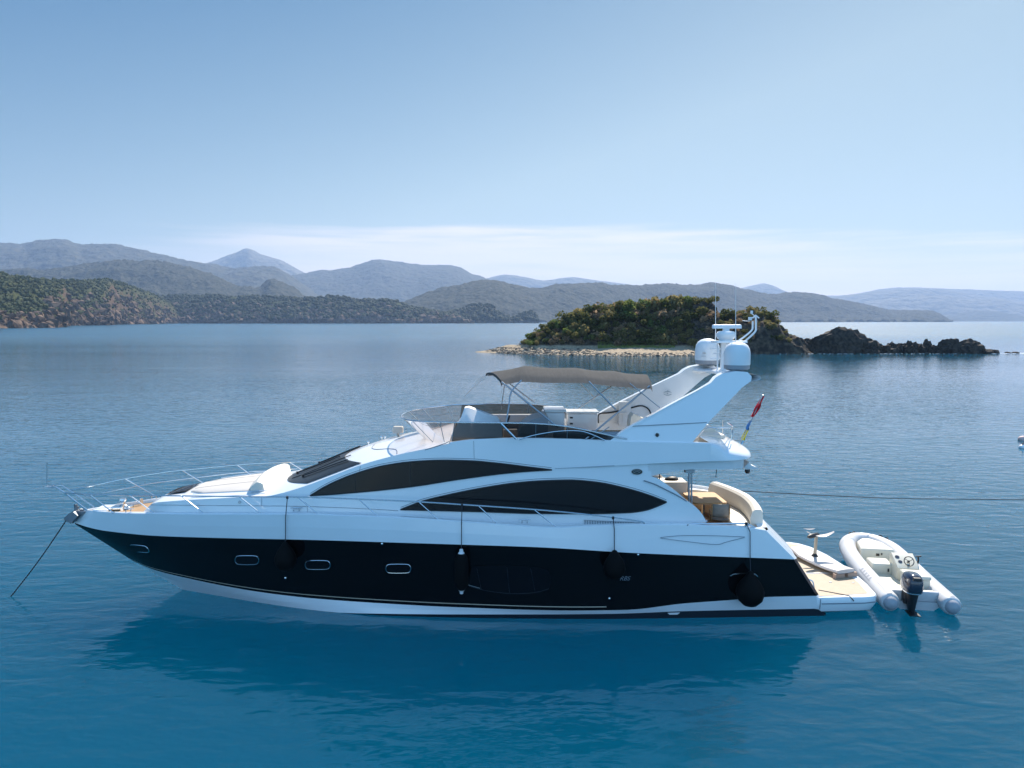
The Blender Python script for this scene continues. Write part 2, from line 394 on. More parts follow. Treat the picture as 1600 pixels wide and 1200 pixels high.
# ---- hills
def land_mat(name, green, green2, rock, rock_lo=.35, scale=.02, bare=.0, rockz=None):
    m = bpy.data.materials.new(name); m.use_nodes = True; t = m.node_tree; p = t.nodes['Principled BSDF']; p.inputs['Roughness'].default_value = .95
    p.inputs['Specular IOR Level'].default_value = .1
    g = t.nodes.new('ShaderNodeNewGeometry')
    def nz(sc, det=6):
        n = t.nodes.new('ShaderNodeTexNoise'); n.inputs['Scale'].default_value = sc; n.inputs['Detail'].default_value = det
        t.links.new(g.outputs['Position'], n.inputs['Vector']); return n.outputs[0]
    def rng(v, a, b):
        r = t.nodes.new('ShaderNodeMapRange'); t.links.new(v, r.inputs[0]); r.inputs[1].default_value = a; r.inputs[2].default_value = b; return r.outputs[0]
    def mixc(f, a, b):
        x = t.nodes.new('ShaderNodeMix'); x.data_type = 'RGBA'; t.links.new(f, x.inputs[0])
        for i, c in ((6, a), (7, b)):
            if isinstance(c, tuple): x.inputs[i].default_value = (*c, 1)
            else: t.links.new(c, x.inputs[i])
        return x.outputs[2]
    gc = mixc(rng(nz(scale * 6), .38, .62), green, green2)
    s = t.nodes.new('ShaderNodeSeparateXYZ'); t.links.new(g.outputs['Normal'], s.inputs[0])
    a = t.nodes.new('ShaderNodeMath'); a.operation = 'MULTIPLY_ADD'; t.links.new(nz(scale * 2), a.inputs[0]); a.inputs[1].default_value = .9; t.links.new(s.outputs[2], a.inputs[2])
    rf = rng(a.outputs[0], rock_lo + .45 + .12, rock_lo + .45 - .06)
    rc = mixc(rng(nz(scale * 9), .35, .65), rock, tuple(c * .25 for c in rock))
    if rockz:
        sp = t.nodes.new('ShaderNodeSeparateXYZ'); t.links.new(g.outputs['Position'], sp.inputs[0])
        zz = t.nodes.new('ShaderNodeMath'); zz.operation = 'MULTIPLY_ADD'; t.links.new(nz(scale * 1.5), zz.inputs[0]); zz.inputs[1].default_value = -rockz * 2.4; t.links.new(sp.outputs[2], zz.inputs[2])
        mxx = t.nodes.new('ShaderNodeMath'); mxx.operation = 'MAXIMUM'; t.links.new(rf, mxx.inputs[0]); t.links.new(rng(zz.outputs[0], 0, -rockz * .5), mxx.inputs[1]); rf = mxx.outputs[0]
    t.links.new(mixc(rf, gc, rc), p.inputs['Base Color'])
    b = t.nodes.new('ShaderNodeBump'); b.inputs['Strength'].default_value = .7; b.inputs['Distance'].default_value = .25 / scale
    t.links.new(nz(scale * 4, 9), b.inputs['Height']); t.links.new(b.outputs[0], p.inputs['Normal'])
    return m
def hill(name, label, sil, Yc, front, back, nx, mats, amp=.12, seed=1, ny=40, crest=.0, shape=.8, wl=None, cat=None, cscale=None, cliff=0.0):
    """a ridge whose skyline follows surveyed points; Yc crest distance(px), front/back its depth in metres"""
    sx = [p[0] for p in sil]; fs = pchip(sx, [p[1] for p in sil])
    yc = pchip(*zip(*Yc)) if hasattr(Yc, '__len__') else (lambda x: Yc + 0 * x)
    px = np.linspace(sx[0], sx[-1], nx); Yk = yc(px); py = fs(px)
    dx, dy, dz = (px - 800) / F_PX, None, None
    yy = (600 - py) / F_PX; ry = math.cos(PITCH) + yy * math.sin(PITCH); rz = -math.sin(PITCH) + yy * math.cos(PITCH)
    zc = CAM_H + rz / ry * Yk
    if wl is not None: Yf = pchip(*zip(*wl))(px)
    else: Yf = Yk - front
    vs = np.concatenate([np.linspace(0, 1, ny) ** 1.5, 1 + np.linspace(0, 1, ny // 3)[1:]])
    rows = []
    for v in vs:
        if v <= 1: Y = Yf + (Yk - Yf) * v; sh = np.sin(v * math.pi / 2) ** (2 * shape) if shape < 1 else v ** shape
        else: Y = Yk + back * (v - 1); sh = 1 - (v - 1) ** 1.5
        X = (px - 800) / F_PX * Y * 1.0 / math.cos(PITCH) * (1 + 0 * Y)
        sc = 1.0 / (cscale or (front * .45))
        n = ridged(X * sc, Y * sc * .8, seed) - .62
        z = zc * sh + n * amp * zc.mean() * 2.0 * np.sin(min(v, 1) * math.pi) ** .8 * np.minimum(1, zc / (zc.mean() + 1e-6))
        z = z + (fbm(X * sc * 9, Y * sc * 9, seed + 9, 3) - .5) * crest * 2 * min(1, v * 6)
        z = z + (fbm(X * sc * 31, Y * sc * 31, seed + 19, 3) - .5) * crest * 1.1 * min(1, v * 6)
        if cliff and v <= 1: z = z + cliff * np.clip(v / .012, 0, 1) * (1 - v) ** 3 * np.clip(ridged(X * .022, Y * .006, seed + 40, 5) * 2.6 - 1.0, .08, 1.6)
        z = np.where(v == 0, -3.0, z)
        if v == vs[-1]: z = z * 0 - 3
        rows.append(np.stack([X, Y, z], 1))
    V = np.concatenate(rows); n = nx; k = len(vs)
    i, j = np.meshgrid(np.arange(k - 1), np.arange(n - 1), indexing='ij'); q = (i * n + j).ravel()
    Fq = np.stack([q, q + 1, q + n + 1, q + n], 1)
    o = fast_mesh(name, V, Fq, mats); tag(o, label, cat or 'hill', kind='structure')
    return np.array(rows)
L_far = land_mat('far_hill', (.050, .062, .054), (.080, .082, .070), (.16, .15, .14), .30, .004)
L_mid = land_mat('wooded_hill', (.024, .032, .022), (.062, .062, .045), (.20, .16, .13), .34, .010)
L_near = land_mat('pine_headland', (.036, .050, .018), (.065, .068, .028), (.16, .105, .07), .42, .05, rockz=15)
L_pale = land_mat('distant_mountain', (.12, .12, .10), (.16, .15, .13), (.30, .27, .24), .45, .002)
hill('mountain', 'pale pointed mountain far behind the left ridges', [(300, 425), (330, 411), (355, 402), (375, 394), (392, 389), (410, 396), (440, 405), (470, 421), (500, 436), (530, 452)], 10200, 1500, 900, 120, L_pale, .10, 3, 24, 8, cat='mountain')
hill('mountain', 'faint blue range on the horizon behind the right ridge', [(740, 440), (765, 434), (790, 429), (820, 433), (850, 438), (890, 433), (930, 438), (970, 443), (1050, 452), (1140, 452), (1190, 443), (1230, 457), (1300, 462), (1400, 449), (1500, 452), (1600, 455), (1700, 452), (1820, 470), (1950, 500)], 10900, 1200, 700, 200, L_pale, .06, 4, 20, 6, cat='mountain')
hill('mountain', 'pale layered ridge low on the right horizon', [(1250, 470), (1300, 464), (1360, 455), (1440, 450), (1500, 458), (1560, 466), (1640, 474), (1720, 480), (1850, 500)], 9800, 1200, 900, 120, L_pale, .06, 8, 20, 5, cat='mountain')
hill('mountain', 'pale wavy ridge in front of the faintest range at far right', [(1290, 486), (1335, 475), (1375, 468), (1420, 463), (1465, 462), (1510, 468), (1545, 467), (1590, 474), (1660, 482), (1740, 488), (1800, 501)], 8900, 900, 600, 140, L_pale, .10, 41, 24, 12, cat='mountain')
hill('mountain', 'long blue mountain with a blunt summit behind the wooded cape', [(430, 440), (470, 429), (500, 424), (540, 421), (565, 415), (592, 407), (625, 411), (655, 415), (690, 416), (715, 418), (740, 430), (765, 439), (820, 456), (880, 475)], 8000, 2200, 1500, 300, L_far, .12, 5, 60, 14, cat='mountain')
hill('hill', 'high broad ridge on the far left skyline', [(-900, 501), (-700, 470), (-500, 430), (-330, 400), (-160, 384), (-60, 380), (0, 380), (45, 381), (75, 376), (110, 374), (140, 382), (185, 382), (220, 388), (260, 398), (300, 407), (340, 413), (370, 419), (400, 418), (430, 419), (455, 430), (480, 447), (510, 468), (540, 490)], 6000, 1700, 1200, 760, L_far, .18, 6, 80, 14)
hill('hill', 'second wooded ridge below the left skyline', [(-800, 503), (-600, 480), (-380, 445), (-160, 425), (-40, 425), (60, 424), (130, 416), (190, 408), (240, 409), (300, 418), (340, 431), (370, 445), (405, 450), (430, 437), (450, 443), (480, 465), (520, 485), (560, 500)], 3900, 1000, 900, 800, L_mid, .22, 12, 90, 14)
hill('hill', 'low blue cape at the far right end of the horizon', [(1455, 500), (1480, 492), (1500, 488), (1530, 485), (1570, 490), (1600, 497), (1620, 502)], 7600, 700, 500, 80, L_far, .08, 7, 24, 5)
R_G = hill('hill', 'long wooded ridge stretching right behind the islet', [(615, 480), (640, 470), (670, 458), (700, 450), (735, 443), (765, 438), (800, 445), (840, 451), (880, 445), (920, 443), (960, 446), (1000, 447), (1040, 444), (1075, 445), (1110, 443), (1135, 446), (1160, 452), (1200, 461), (1240, 457), (1270, 460), (1300, 467), (1350, 477), (1400, 485), (1440, 485), (1460, 489), (1475, 498), (1484, 503)], [(615, 3600), (800, 3800), (1100, 4600), (1484, 5200)], 800, 900, 480, L_mid, .17, 15, 60, 9, cliff=14)
R_P = hill('headland', 'dark low promontory with a small knob before the long ridge', [(660, 500), (690, 490), (720, 484), (745, 477), (765, 478), (780, 488), (795, 497), (806, 498), (815, 491), (828, 488), (836, 494), (842, 504)], 2500, 150, 200, 220, L_mid, .05, 18, 30, 4, shape=.45, cliff=9, cat='headland')
R_E = hill('headland', 'wooded cape with bare reddish cliffs across the bay', [(240, 470), (280, 464), (330, 463), (380, 465), (420, 465), (470, 468), (500, 466), (520, 464), (545, 467), (570, 471), (600, 470), (625, 474), (640, 480), (665, 485), (700, 492), (730, 500), (740, 504)], 2350, 200, 350, 420, land_mat('cape_land', (.032, .046, .020), (.055, .062, .030), (.19, .13, .09), .50, .03, rockz=14), .10, 21, 40, 6, shape=.5, cliff=13, cat='headland', cscale=130)
R_F = hill('headland', 'pine covered headland with brown rocky foot at left', [(-620, 512), (-520, 480), (-400, 450), (-260, 436), (-140, 430), (-60, 430), (0, 432), (40, 438), (90, 442), (130, 440), (180, 439), (215, 449), (245, 459), (268, 472), (290, 486), (308, 495), (322, 504)],
     [(-140, 1000), (0, 1150), (100, 1400), (180, 1700), (322, 2500)], 250, 400, 720, L_near, .14, 25, 70, 4, shape=.62, wl=[(-140, 700), (0, 758), (50, 800), (104, 900), (113, 1180), (170, 1300), (186, 1500), (230, 1750), (322, 2440)], cliff=13, cat='headland', cscale=120)
# woods on those slopes: one mass of crowns each
ICO_V = None
def ico():
    t = (1 + 5 ** .5) / 2
    v = np.array([(-1, t, 0), (1, t, 0), (-1, -t, 0), (1, -t, 0), (0, -1, t), (0, 1, t), (0, -1, -t), (0, 1, -t), (t, 0, -1), (t, 0, 1), (-t, 0, -1), (-t, 0, 1)], float)
    v /= np.linalg.norm(v[0])
    f = np.array([(0, 11, 5), (0, 5, 1), (0, 1, 7), (0, 7, 10), (0, 10, 11), (1, 5, 9), (5, 11, 4), (11, 10, 2), (10, 7, 6), (7, 1, 8), (3, 9, 4), (3, 4, 2), (3, 2, 6), (3, 6, 8), (3, 8, 9), (4, 9, 5), (2, 4, 11), (6, 2, 10), (8, 6, 7), (9, 8, 1)])
    return v, f
def ico2():
    v, f = ico(); v = list(map(tuple, v)); cache = {}; nf = []
    def midp(a, b):
        k = (min(a, b), max(a, b))
        if k not in cache:
            p = np.array(v[a]) + np.array(v[b]); p /= np.linalg.norm(p); v.append(tuple(p)); cache[k] = len(v) - 1
        return cache[k]
    for a, b, c in f:
        ab, bc, ca = midp(a, b), midp(b, c), midp(c, a); nf += [(a, ab, ca), (b, bc, ab), (c, ca, bc), (ab, bc, ca)]
    return np.array(v), np.array(nf)
def foliage_mat(name, c1, c2, scale, c3=None, thin=0.0):
    m = bpy.data.materials.new(name); m.use_nodes = True; t = m.node_tree; p = t.nodes['Principled BSDF']
    p.inputs['Roughness'].default_value = .8; p.inputs['Specular IOR Level'].default_value = .15
    g = t.nodes.new('ShaderNodeNewGeometry'); oi = t.nodes.new('ShaderNodeObjectInfo')
    n = t.nodes.new('ShaderNodeTexNoise'); n.inputs['Scale'].default_value = scale; n.inputs['Detail'].default_value = 3; t.links.new(g.outputs['Position'], n.inputs['Vector'])
    r = t.nodes.new('ShaderNodeMapRange'); r.inputs[1].default_value = .35; r.inputs[2].default_value = .65; t.links.new(n.outputs[0], r.inputs[0])
    mx = t.nodes.new('ShaderNodeMix'); mx.data_type = 'RGBA'; t.links.new(r.outputs[0], mx.inputs[0]); mx.inputs[6].default_value = (*c1, 1); mx.inputs[7].default_value = (*c2, 1)
    m2 = t.nodes.new('ShaderNodeMix'); m2.data_type = 'RGBA'; t.links.new(oi.outputs['Random'], m2.inputs[0]); t.links.new(mx.outputs[2], m2.inputs[6]); m2.inputs[7].default_value = (*(c3 or c2), 1)
    sc = t.nodes.new('ShaderNodeMath'); sc.operation = 'MULTIPLY'; sc.inputs[1].default_value = .55; t.links.new(oi.outputs['Random'], sc.inputs[0]); t.links.new(sc.outputs[0], m2.inputs[0])
    t.links.new(m2.outputs[2], p.inputs['Base Color'])
    tl_ = t.nodes.new('ShaderNodeBsdfTranslucent'); t.links.new(m2.outputs[2], tl_.inputs[0]); ms = t.nodes.new('ShaderNodeMixShader'); ms.inputs[0].default_value = thin
    t.links.new(p.outputs[0], ms.inputs[1]); t.links.new(tl_.outputs[0], ms.inputs[2]); t.links.new(ms.outputs[0], t.nodes['Material Output'].inputs[0])
    return m
def wood(name, label, rows, count, rad, mats, keep, seed, soft=False):
    v0, f0 = ico(); rs = np.random.RandomState(seed); k, n, _ = rows.shape; P0 = []
    tries = 0
    while len(P0) < count and tries < count * 20:
        tries += 1
        i, j = rs.rand() * (k - 2), rs.rand() * (n - 2); a, b = int(i), int(j); fi, fj = i - a, j - b
        p = (rows[a, b] * (1 - fi) * (1 - fj) + rows[a + 1, b] * fi * (1 - fj) + rows[a, b + 1] * (1 - fi) * fj + rows[a + 1, b + 1] * fi * fj)
        du, dv = rows[a, b + 1] - rows[a, b], rows[a + 1, b] - rows[a, b]; nn = np.cross(du, dv); nz = abs(nn[2]) / (np.linalg.norm(nn) + 1e-9)
        if p[2] > .5 and keep(p, nz, rs): P0.append(p)
    P0 = np.array(P0); c = len(P0)
    r = rad[0] + (rad[1] - rad[0]) * rs.rand(c) ** 1.5
    jit = 1 + .45 * (rs.rand(c, 12) - .5)
    V = v0[None] * jit[:, :, None] * r[:, None, None] * np.array([1.0, 1.0, .85])[None, None]
    V = V + (P0 + np.stack([0 * r, 0 * r, r * .55], 1))[:, None]
    Fq = f0[None] + (np.arange(c) * 12)[:, None, None]
    o = fast_mesh(name, V.reshape(-1, 3), Fq.reshape(-1, 3), mats, smooth=soft)
    return tag(o, label, 'woodland', kind='stuff')
M['pine'] = foliage_mat('pine_crowns', (.022, .036, .012), (.055, .065, .024), .06)
M['pine2'] = foliage_mat('cape_pine_crowns', (.018, .030, .014), (.042, .050, .024), .04)
nzk = lambda p, s, sd: float(fbm(np.array([p[0] * s]), np.array([p[1] * s]), sd, 3)[0])
wood('pine_wood', 'mass of green pines covering the left headland', R_F, 9500, (1.7, 4.6), M['pine'], lambda p, nz, rs: p[2] > 7 + 40 * max(0, nzk(p, .016, 4) - .36) and rs.rand() < nz * 1.5 and rs.rand() > np.clip((800 + p[0] / p[1] * F_PX - 185) / 110, 0, .8) * (1.2 - p[2] / 75), 3)
wood('cape_wood', 'mass of dark pines covering the cape across the bay', R_E, 4200, (3.0, 7.5), M['pine2'], lambda p, nz, rs: p[2] > 7 + 70 * max(0, nzk(p, .012, 8) - .42) and rs.rand() < .15 + nz and nzk(p, .03, 14) > .36, 5, True)
wood('promontory_wood', 'dark scrub covering the low promontory beyond the islet', R_P, 700, (4.0, 8.5), M['pine2'], lambda p, nz, rs: p[2] > 8, 6)

M['crag'] = mat('headland_rock', (.20, .135, .095), .9, col2=(.060, .045, .036), vscale=.12, spec=.1)
def crags(name, label, rows, count, rad, seed, vmax):
    v0, f0 = ico(); rs = np.random.RandomState(seed); k, n, _ = rows.shape; Vs = []
    while len(Vs) < count:
        a = 1 + int(rs.rand() ** 1.5 * vmax); b = int(rs.rand() * (n - 2)); p = rows[a, b] * (1 - rs.rand() * .5) + rows[a, b] * 0; p = rows[a, b].copy()
        if rs.rand() > fbm(np.array([b * .09]), np.array([a * .3]), seed, 3)[0] * 1.9 - .35: continue
        r = rad[0] + (rad[1] - rad[0]) * rs.rand() ** 2.5; q = rs.rand(12) * .9 + .55
        Vs.append(v0 * q[:, None] * r * np.array([1.3, 1.0, .8 + .7 * rs.rand()]) + p)
    c = len(Vs); o = fast_mesh(name, np.concatenate(Vs), (f0[None] + (np.arange(c) * 12)[:, None, None]).reshape(-1, 3), M['crag'], smooth=False)
    return tag(o, label, 'rocks', kind='stuff')
crags('headland_rocks', 'broken brown rocks along the foot of the left headland', R_F, 2300, (1.2, 5.5), 61, 16)
crags('headland_cliff_rocks', 'reddish broken cliffs at the right end of the left headland', R_F[:, 530:], 700, (2.0, 8.0), 63, 40)
crags('cape_rocks', 'broken brown rocks along the foot of the cape across the bay', R_E, 1300, (2.0, 9.0), 62, 24)

# ---- islet
isl_sil = pchip([742, 765, 790, 815, 830, 860, 900, 935, 1000, 1060, 1100, 1112, 1122, 1132, 1150, 1175, 1200, 1215, 1230, 1243, 1256],
                [549, 546, 544, 535, 524, 510, 497, 486, 480, 477, 473, 472, 487, 497, 490, 487, 492, 501, 518, 536, 549])
YI = 186.0
def islet_z(X, Y):
    px = 800 + X * F_PX / (YI * math.cos(PITCH)); z_c = np.maximum(0, CAM_H + (501 - isl_sil(px)) / F_PX * YI * 1.0)
    z_c = np.where((px < 742) | (px > 1258), 0, z_c)
    half = 5 + 16 * np.clip((px - 760) / 200, 0, 1) * np.clip((1262 - px) / 90, .25, 1)
    steep = np.clip((px - 1060) / 60, 0, 1)
    t = (Y - YI) / np.where(Y < YI, np.minimum(half, 10.0), half)
    side = np.where(t < 0, np.clip(1 + t, 0, 1), np.clip(1 - t * .8, 0, 1))
    sh = side ** (1.0 - .45 * steep) * (1.15 - .15 * side)
    z = z_c * np.clip(sh, 0, 1)
    rock = (ridged(X * .12, Y * .12 + .1 * z_c, 31, 5) - .6) * (1.2 + 3.2 * steep) * np.clip(side * 4, 0, 1) * np.clip(z_c / 5, 0, 1)
    crag = (ridged(X * .45 + Y * .1, Y * .45, 57, 4) - .6) * 3.2 * steep * np.clip(side * 5, 0, 1) * np.clip(z_c / 4, 0, 1)
    return z + rock + crag + (fbm(X * .8, Y * .8, 5, 3) - .5) * .7 * np.clip(side * 5, 0, 1)
def beach_z(X, Y):
    px = 800 + X * F_PX / (172 * math.cos(PITCH))
    front = pchip([745, 765, 800, 900, 1000, 1075, 1105, 1130], [192, 186, 176, 167.5, 165.5, 166.0, 170, 176])(px)
    b = (Y - front) / 12.0
    h = np.clip(b, -.6, 1) * 1.75
    h = h + (fbm(X * .5, Y * .5, 3, 3) - .5) * .35
    return np.where((px > 745) & (px < 1135) & (Y < 190), h, -2.0)
xs = np.linspace(-14, 82, 400); ys = np.linspace(162, 214, 200)
XX, YY = np.meshgrid(xs, ys); ZI = islet_z(XX, YY) - .25; ZB = beach_z(XX, YY); ZZ = np.maximum(ZI, ZB)
def isl_height(x, y): return float(np.maximum(islet_z(np.array([x]), np.array([y])) - .25, beach_z(np.array([x]), np.array([y])))[0])
V = np.stack([XX, YY, ZZ], 2).reshape(-1, 3); n = len(xs)
i, j = np.meshgrid(np.arange(len(ys) - 1), np.arange(n - 1), indexing='ij'); q = (i * n + j).ravel()
Fq = np.stack([q, q + 1, q + n + 1, q + n], 1); Fq = Fq[(V[Fq, 2] > -.8).any(1)]
def islet_mat():
    m = bpy.data.materials.new('islet_ground'); m.use_nodes = True; t = m.node_tree; p = t.nodes['Principled BSDF']; p.inputs['Roughness'].default_value = .9
    p.inputs['Specular IOR Level'].default_value = .2
    g = t.nodes.new('ShaderNodeNewGeometry'); s = t.nodes.new('ShaderNodeSeparateXYZ'); t.links.new(g.outputs['Position'], s.inputs[0])
    def nz(sc, det=5, typ='ShaderNodeTexNoise'):
        n = t.nodes.new(typ); n.inputs['Scale'].default_value = sc
        if typ == 'ShaderNodeTexNoise': n.inputs['Detail'].default_value = det
        t.links.new(g.outputs['Position'], n.inputs['Vector']); return n.outputs[0]
    def rng(v, a, b):
        r = t.nodes.new('ShaderNodeMapRange'); t.links.new(v, r.inputs[0]); r.inputs[1].default_value = a; r.inputs[2].default_value = b; return r.outputs[0]
    def mixc(f, a, b):
        x = t.nodes.new('ShaderNodeMix'); x.data_type = 'RGBA'; t.links.new(f, x.inputs[0])
        for i, c in ((6, a), (7, b)):
            if isinstance(c, tuple): x.inputs[i].default_value = (*c, 1)
            else: t.links.new(c, x.inputs[i])
        return x.outputs[2]
    rock = mixc(rng(nz(.9), .42, .68), (.030, .024, .020), (.12, .088, .062))
    pebb = mixc(rng(nz(2.6), .35, .68), (.42, .33, .23), (.24, .185, .13))
    zz = t.nodes.new('ShaderNodeMath'); zz.operation = 'MULTIPLY_ADD'; t.links.new(nz(.25), zz.inputs[0]); zz.inputs[1].default_value = -.8; t.links.new(s.outputs[2], zz.inputs[2])
    col = mixc(rng(zz.outputs[0], 1.35, 1.8), pebb, rock)
    px_ = rng(s.outputs[0], 50, 55); col = mixc(px_, col, rock)                 # no beach on the rocky right side
    t.links.new(col, p.inputs['Base Color'])
    b = t.nodes.new('ShaderNodeBump'); b.inputs['Strength'].default_value = .8; b.inputs['Distance'].default_value = .5; t.links.new(nz(1.6, 8), b.inputs['Height']); t.links.new(b.outputs[0], p.inputs['Normal'])
    return m
tag(fast_mesh('islet', V, Fq, islet_mat()), 'rocky islet with a pebble beach behind the yacht', 'islet', kind='structure')

def rock_mat(name, c1, c2):
    return mat(name, c1, .85, col2=c2, vscale=1.3, bump=.9, bscale=3.0, spec=.25)
M['rock'] = rock_mat('dark_sea_rock', (.022, .017, .014), (.070, .052, .040))
# stones along the water's edge
v2, f2 = ico(); cs = []; rs = np.random.RandomState(4)
while len(cs) < 2100:
    px = 748 + rs.rand() ** .9 * 360
    fr = float(pchip([745, 765, 800, 900, 1000, 1075, 1105, 1130], [192, 186, 176, 167.5, 165.5, 166.0, 170, 176])(px))
    dens = np.clip((1010 - px) / 160, .25, 1)
    if rs.rand() > dens: continue
    Y = fr + rs.rand() ** 1.7 * (9 if px < 930 else 4.5) - .6; X = (px - 800) / F_PX * 172 * math.cos(PITCH)
    cs.append((X, Y, isl_height(X, Y), .08 + .27 * rs.rand() ** 2))
cs = np.array(cs); jit = 1 + .6 * (rs.rand(len(cs), 12) - .5)
V = v2[None] * jit[:, :, None] * cs[:, 3][:, None, None] * np.array([1.25, 1.0, .7]) + cs[:, None, :3]
mi = np.repeat((rs.rand(len(cs)) < .62).astype(int), 20)
o = fast_mesh('shore_stones', V.reshape(-1, 3), (f2[None] + (np.arange(len(cs)) * 12)[:, None, None]).reshape(-1, 3), [mat('pale_stone', (.32, .27, .21), .9, var=.4, vscale=.9), mat('dark_stone', (.075, .062, .05), .8, var=.4, vscale=.9)], mi, smooth=False)
tag(o, 'loose stones strewn along the edge of the islet beach', 'stones', kind='stuff')

# bushes on the islet: one mesh per kind, copied
def bush_mesh(name, seed, mats, tall=.75, n=330, leaf=.26, gap=.35):
    rs = np.random.RandomState(seed); V, Fl, mi = [], [], []
    lobes = [(rs.randn(3) * np.array([.42, .42, .22 * tall]) + np.array([0, 0, .62 * tall]), .34 + .3 * rs.rand()) for _ in range(5)]
    for _ in range(n):
        c, r = lobes[rs.randint(5)]
        d = rs.randn(3); d /= np.linalg.norm(d); p = c + d * r * (.55 + .45 * rs.rand() ** .5)
        if p[2] < .03: p[2] = .03 + .1 * rs.rand()
        a = rs.randn(3) + d * .6; a /= np.linalg.norm(a); b = np.cross(a, rs.randn(3)); b /= np.linalg.norm(b); e = np.cross(a, b)
        s = leaf * (.5 + .8 * rs.rand()) * .5; k = len(V)
        V += [p + b * s * 1.3, p + e * s, p - b * s * 1.3, p - e * s * .9 + a * s * .5]; Fl.append((k, k + 1, k + 2, k + 3)); mi.append(0)
    mb = MB(); mb.v = [tuple(p) for p in V]; mb.f = Fl; mb.m = mi
    for _ in range(3):
        c, r = lobes[rs.randint(5)]
        mb.tube([(0, 0, -.25), tuple(c * .5), tuple(c)], [.06, .045, .02], 5, 1)
    me_o = mb.build(name, mats, sharp=None)
    me_o.data.polygons.foreach_set('use_smooth', [False] * len(mb.f))
    return me_o
M['twig'] = mat('bush_wood', (.14, .10, .07), .9)
fo = [foliage_mat('maquis_dark', (0.048, 0.067, 0.022), (0.120, 0.132, 0.041), 1.4, (0.204, 0.168, 0.060), .5),
      foliage_mat('maquis_olive', (0.132, 0.132, 0.048), (0.252, 0.216, 0.084), 1.4, (0.336, 0.252, 0.108), .5),
      foliage_mat('maquis_green', (0.072, 0.120, 0.030), (0.180, 0.228, 0.060), 1.4, (0.240, 0.240, 0.084), .5),
      foliage_mat('maquis_dry', (0.240, 0.168, 0.096), (0.384, 0.264, 0.156), 1.4, (0.408, 0.276, 0.168), .5)]
kinds = [('dark green', 0), ('olive', 1), ('bright green', 2), ('dry brown', 3)]
protos = []
for ki in range(4):
    for s in range(3):
        protos.append((ki, bush_mesh('bush', 100 + ki * 10 + s, [fo[ki], M['twig']], tall=[.85, .8, .7, .75][ki], n=300 if ki < 3 else 200)))
used = [False] * len(protos)
rs = np.random.RandomState(22); spots = []; tries = 0
while len(spots) < 290 and tries < 30000:
    tries += 1
    px = 795 + rs.rand() * 440; Y = 168 + rs.rand() * 24
    X = (px - 800) / F_PX * Y * math.cos(PITCH); z = isl_height(X, Y)
    if z < (2.0 if px < 1085 else 1.2): continue
    steep = px > 1085
    if steep and rs.rand() > .30: continue
    if Y > 190 and rs.rand() > .5: continue
    dmin = 1.15 if px < 1085 else 1.5
    if any((X - a) ** 2 + (Y - b) ** 2 < dmin ** 2 for a, b, *_ in spots): continue
    spots.append((X, Y, z, px))
spots.sort(key=lambda s: s[1])
GB = 'bushes and small trees of the islet scrub'
for i, (X, Y, z, px) in enumerate(spots):
    w = [.40, .32, .16, .12] if px < 1085 else [.5, .25, .05, .2]
    if z < 3.2 and px < 1060: w = [.25, .35, .3, .1]
    ki = rs.choice(4, p=w); c = ki * 3 + rs.randint(3)
    base = protos[c][1]
    if used[c]: o = base.copy(); COL.objects.link(o)
    else: o = base; used[c] = True
    sc = (.85 + 1.1 * rs.rand() ** 1.6) * (1.15 if z > 7 else .95) * (.8 if px > 1085 else 1) * (.62 if px < 850 else .85 if px < 890 else 1)
    o.location = (X, Y, z - .1); o.rotation_euler = (0, 0, rs.rand() * 6.28); o.scale = (sc * 1.25, sc * 1.25, sc * (1.0 + .35 * rs.rand()))
    zone = 'growing on the bushy slope of the islet' if px < 1085 else 'clinging to the rocky right end of the islet'
    tag(o, f'{kinds[ki][0]} bush {zone}', 'bush', GB + ': ' + kinds[ki][0] + (' on the slope' if px < 1085 else ' on the rocks'))
for c, u in zip(protos, used):
    if not u: bpy.data.objects.remove(c[1])
# undergrowth between them and the grass strip above the beach
rs = np.random.RandomState(5); V, Fl = [], []
while len(Fl) < 3600:
    px = 800 + rs.rand() * 330; Y = 170 + rs.rand() * 20; X = (px - 800) / F_PX * Y * math.cos(PITCH); z = isl_height(X, Y)
    if z < 1.9 + .4 * rs.rand() or (px > 1080 and rs.rand() > .3): continue
    d = rs.randn(3); d /= np.linalg.norm(d); b = np.cross(d, rs.randn(3)); b /= np.linalg.norm(b); e = np.cross(d, b); s = .10 + .16 * rs.rand(); p = np.array([X, Y, z + .25 * rs.rand()]); k = len(V)
    V += [p + b * s, p + e * s, p - b * s, p - e * s]; Fl.append((k, k + 1, k + 2, k + 3))
tag(fast_mesh('undergrowth', np.array(V), np.array(Fl), foliage_mat('undergrowth_leaves', (.040, .048, .016), (.115, .10, .04), .6, None, .4), smooth=False), 'low dry undergrowth covering the ground between the islet bushes', 'undergrowth', kind='stuff')
V, Fl = [], []
while len(Fl) < 1300:
    px = 935 + rs.rand() ** 1.4 * 120; Y = 175.5 + rs.rand() * 3.0; X = (px - 800) / F_PX * Y * math.cos(PITCH); z = isl_height(X, Y)
    h = .25 + .35 * rs.rand(); a = rs.rand() * 6.28; s = .05 + .05 * rs.rand(); k = len(V); ox, oy = math.cos(a) * s, math.sin(a) * s; lx, ly = rs.randn(2) * .12
    V += [(X - ox, Y - oy, z), (X + ox, Y + oy, z), (X + lx + ox * .2, Y + ly, z + h), (X + lx - ox * .2, Y + ly, z + h)]; Fl.append((k, k + 1, k + 2, k + 3))
tag(fast_mesh('grass', np.array(V), np.array(Fl), mat('beach_grass', (.22, .26, .06), .9, var=.4, vscale=1), smooth=False), 'strip of green grass at the top of the pebble beach', 'grass', kind='stuff')

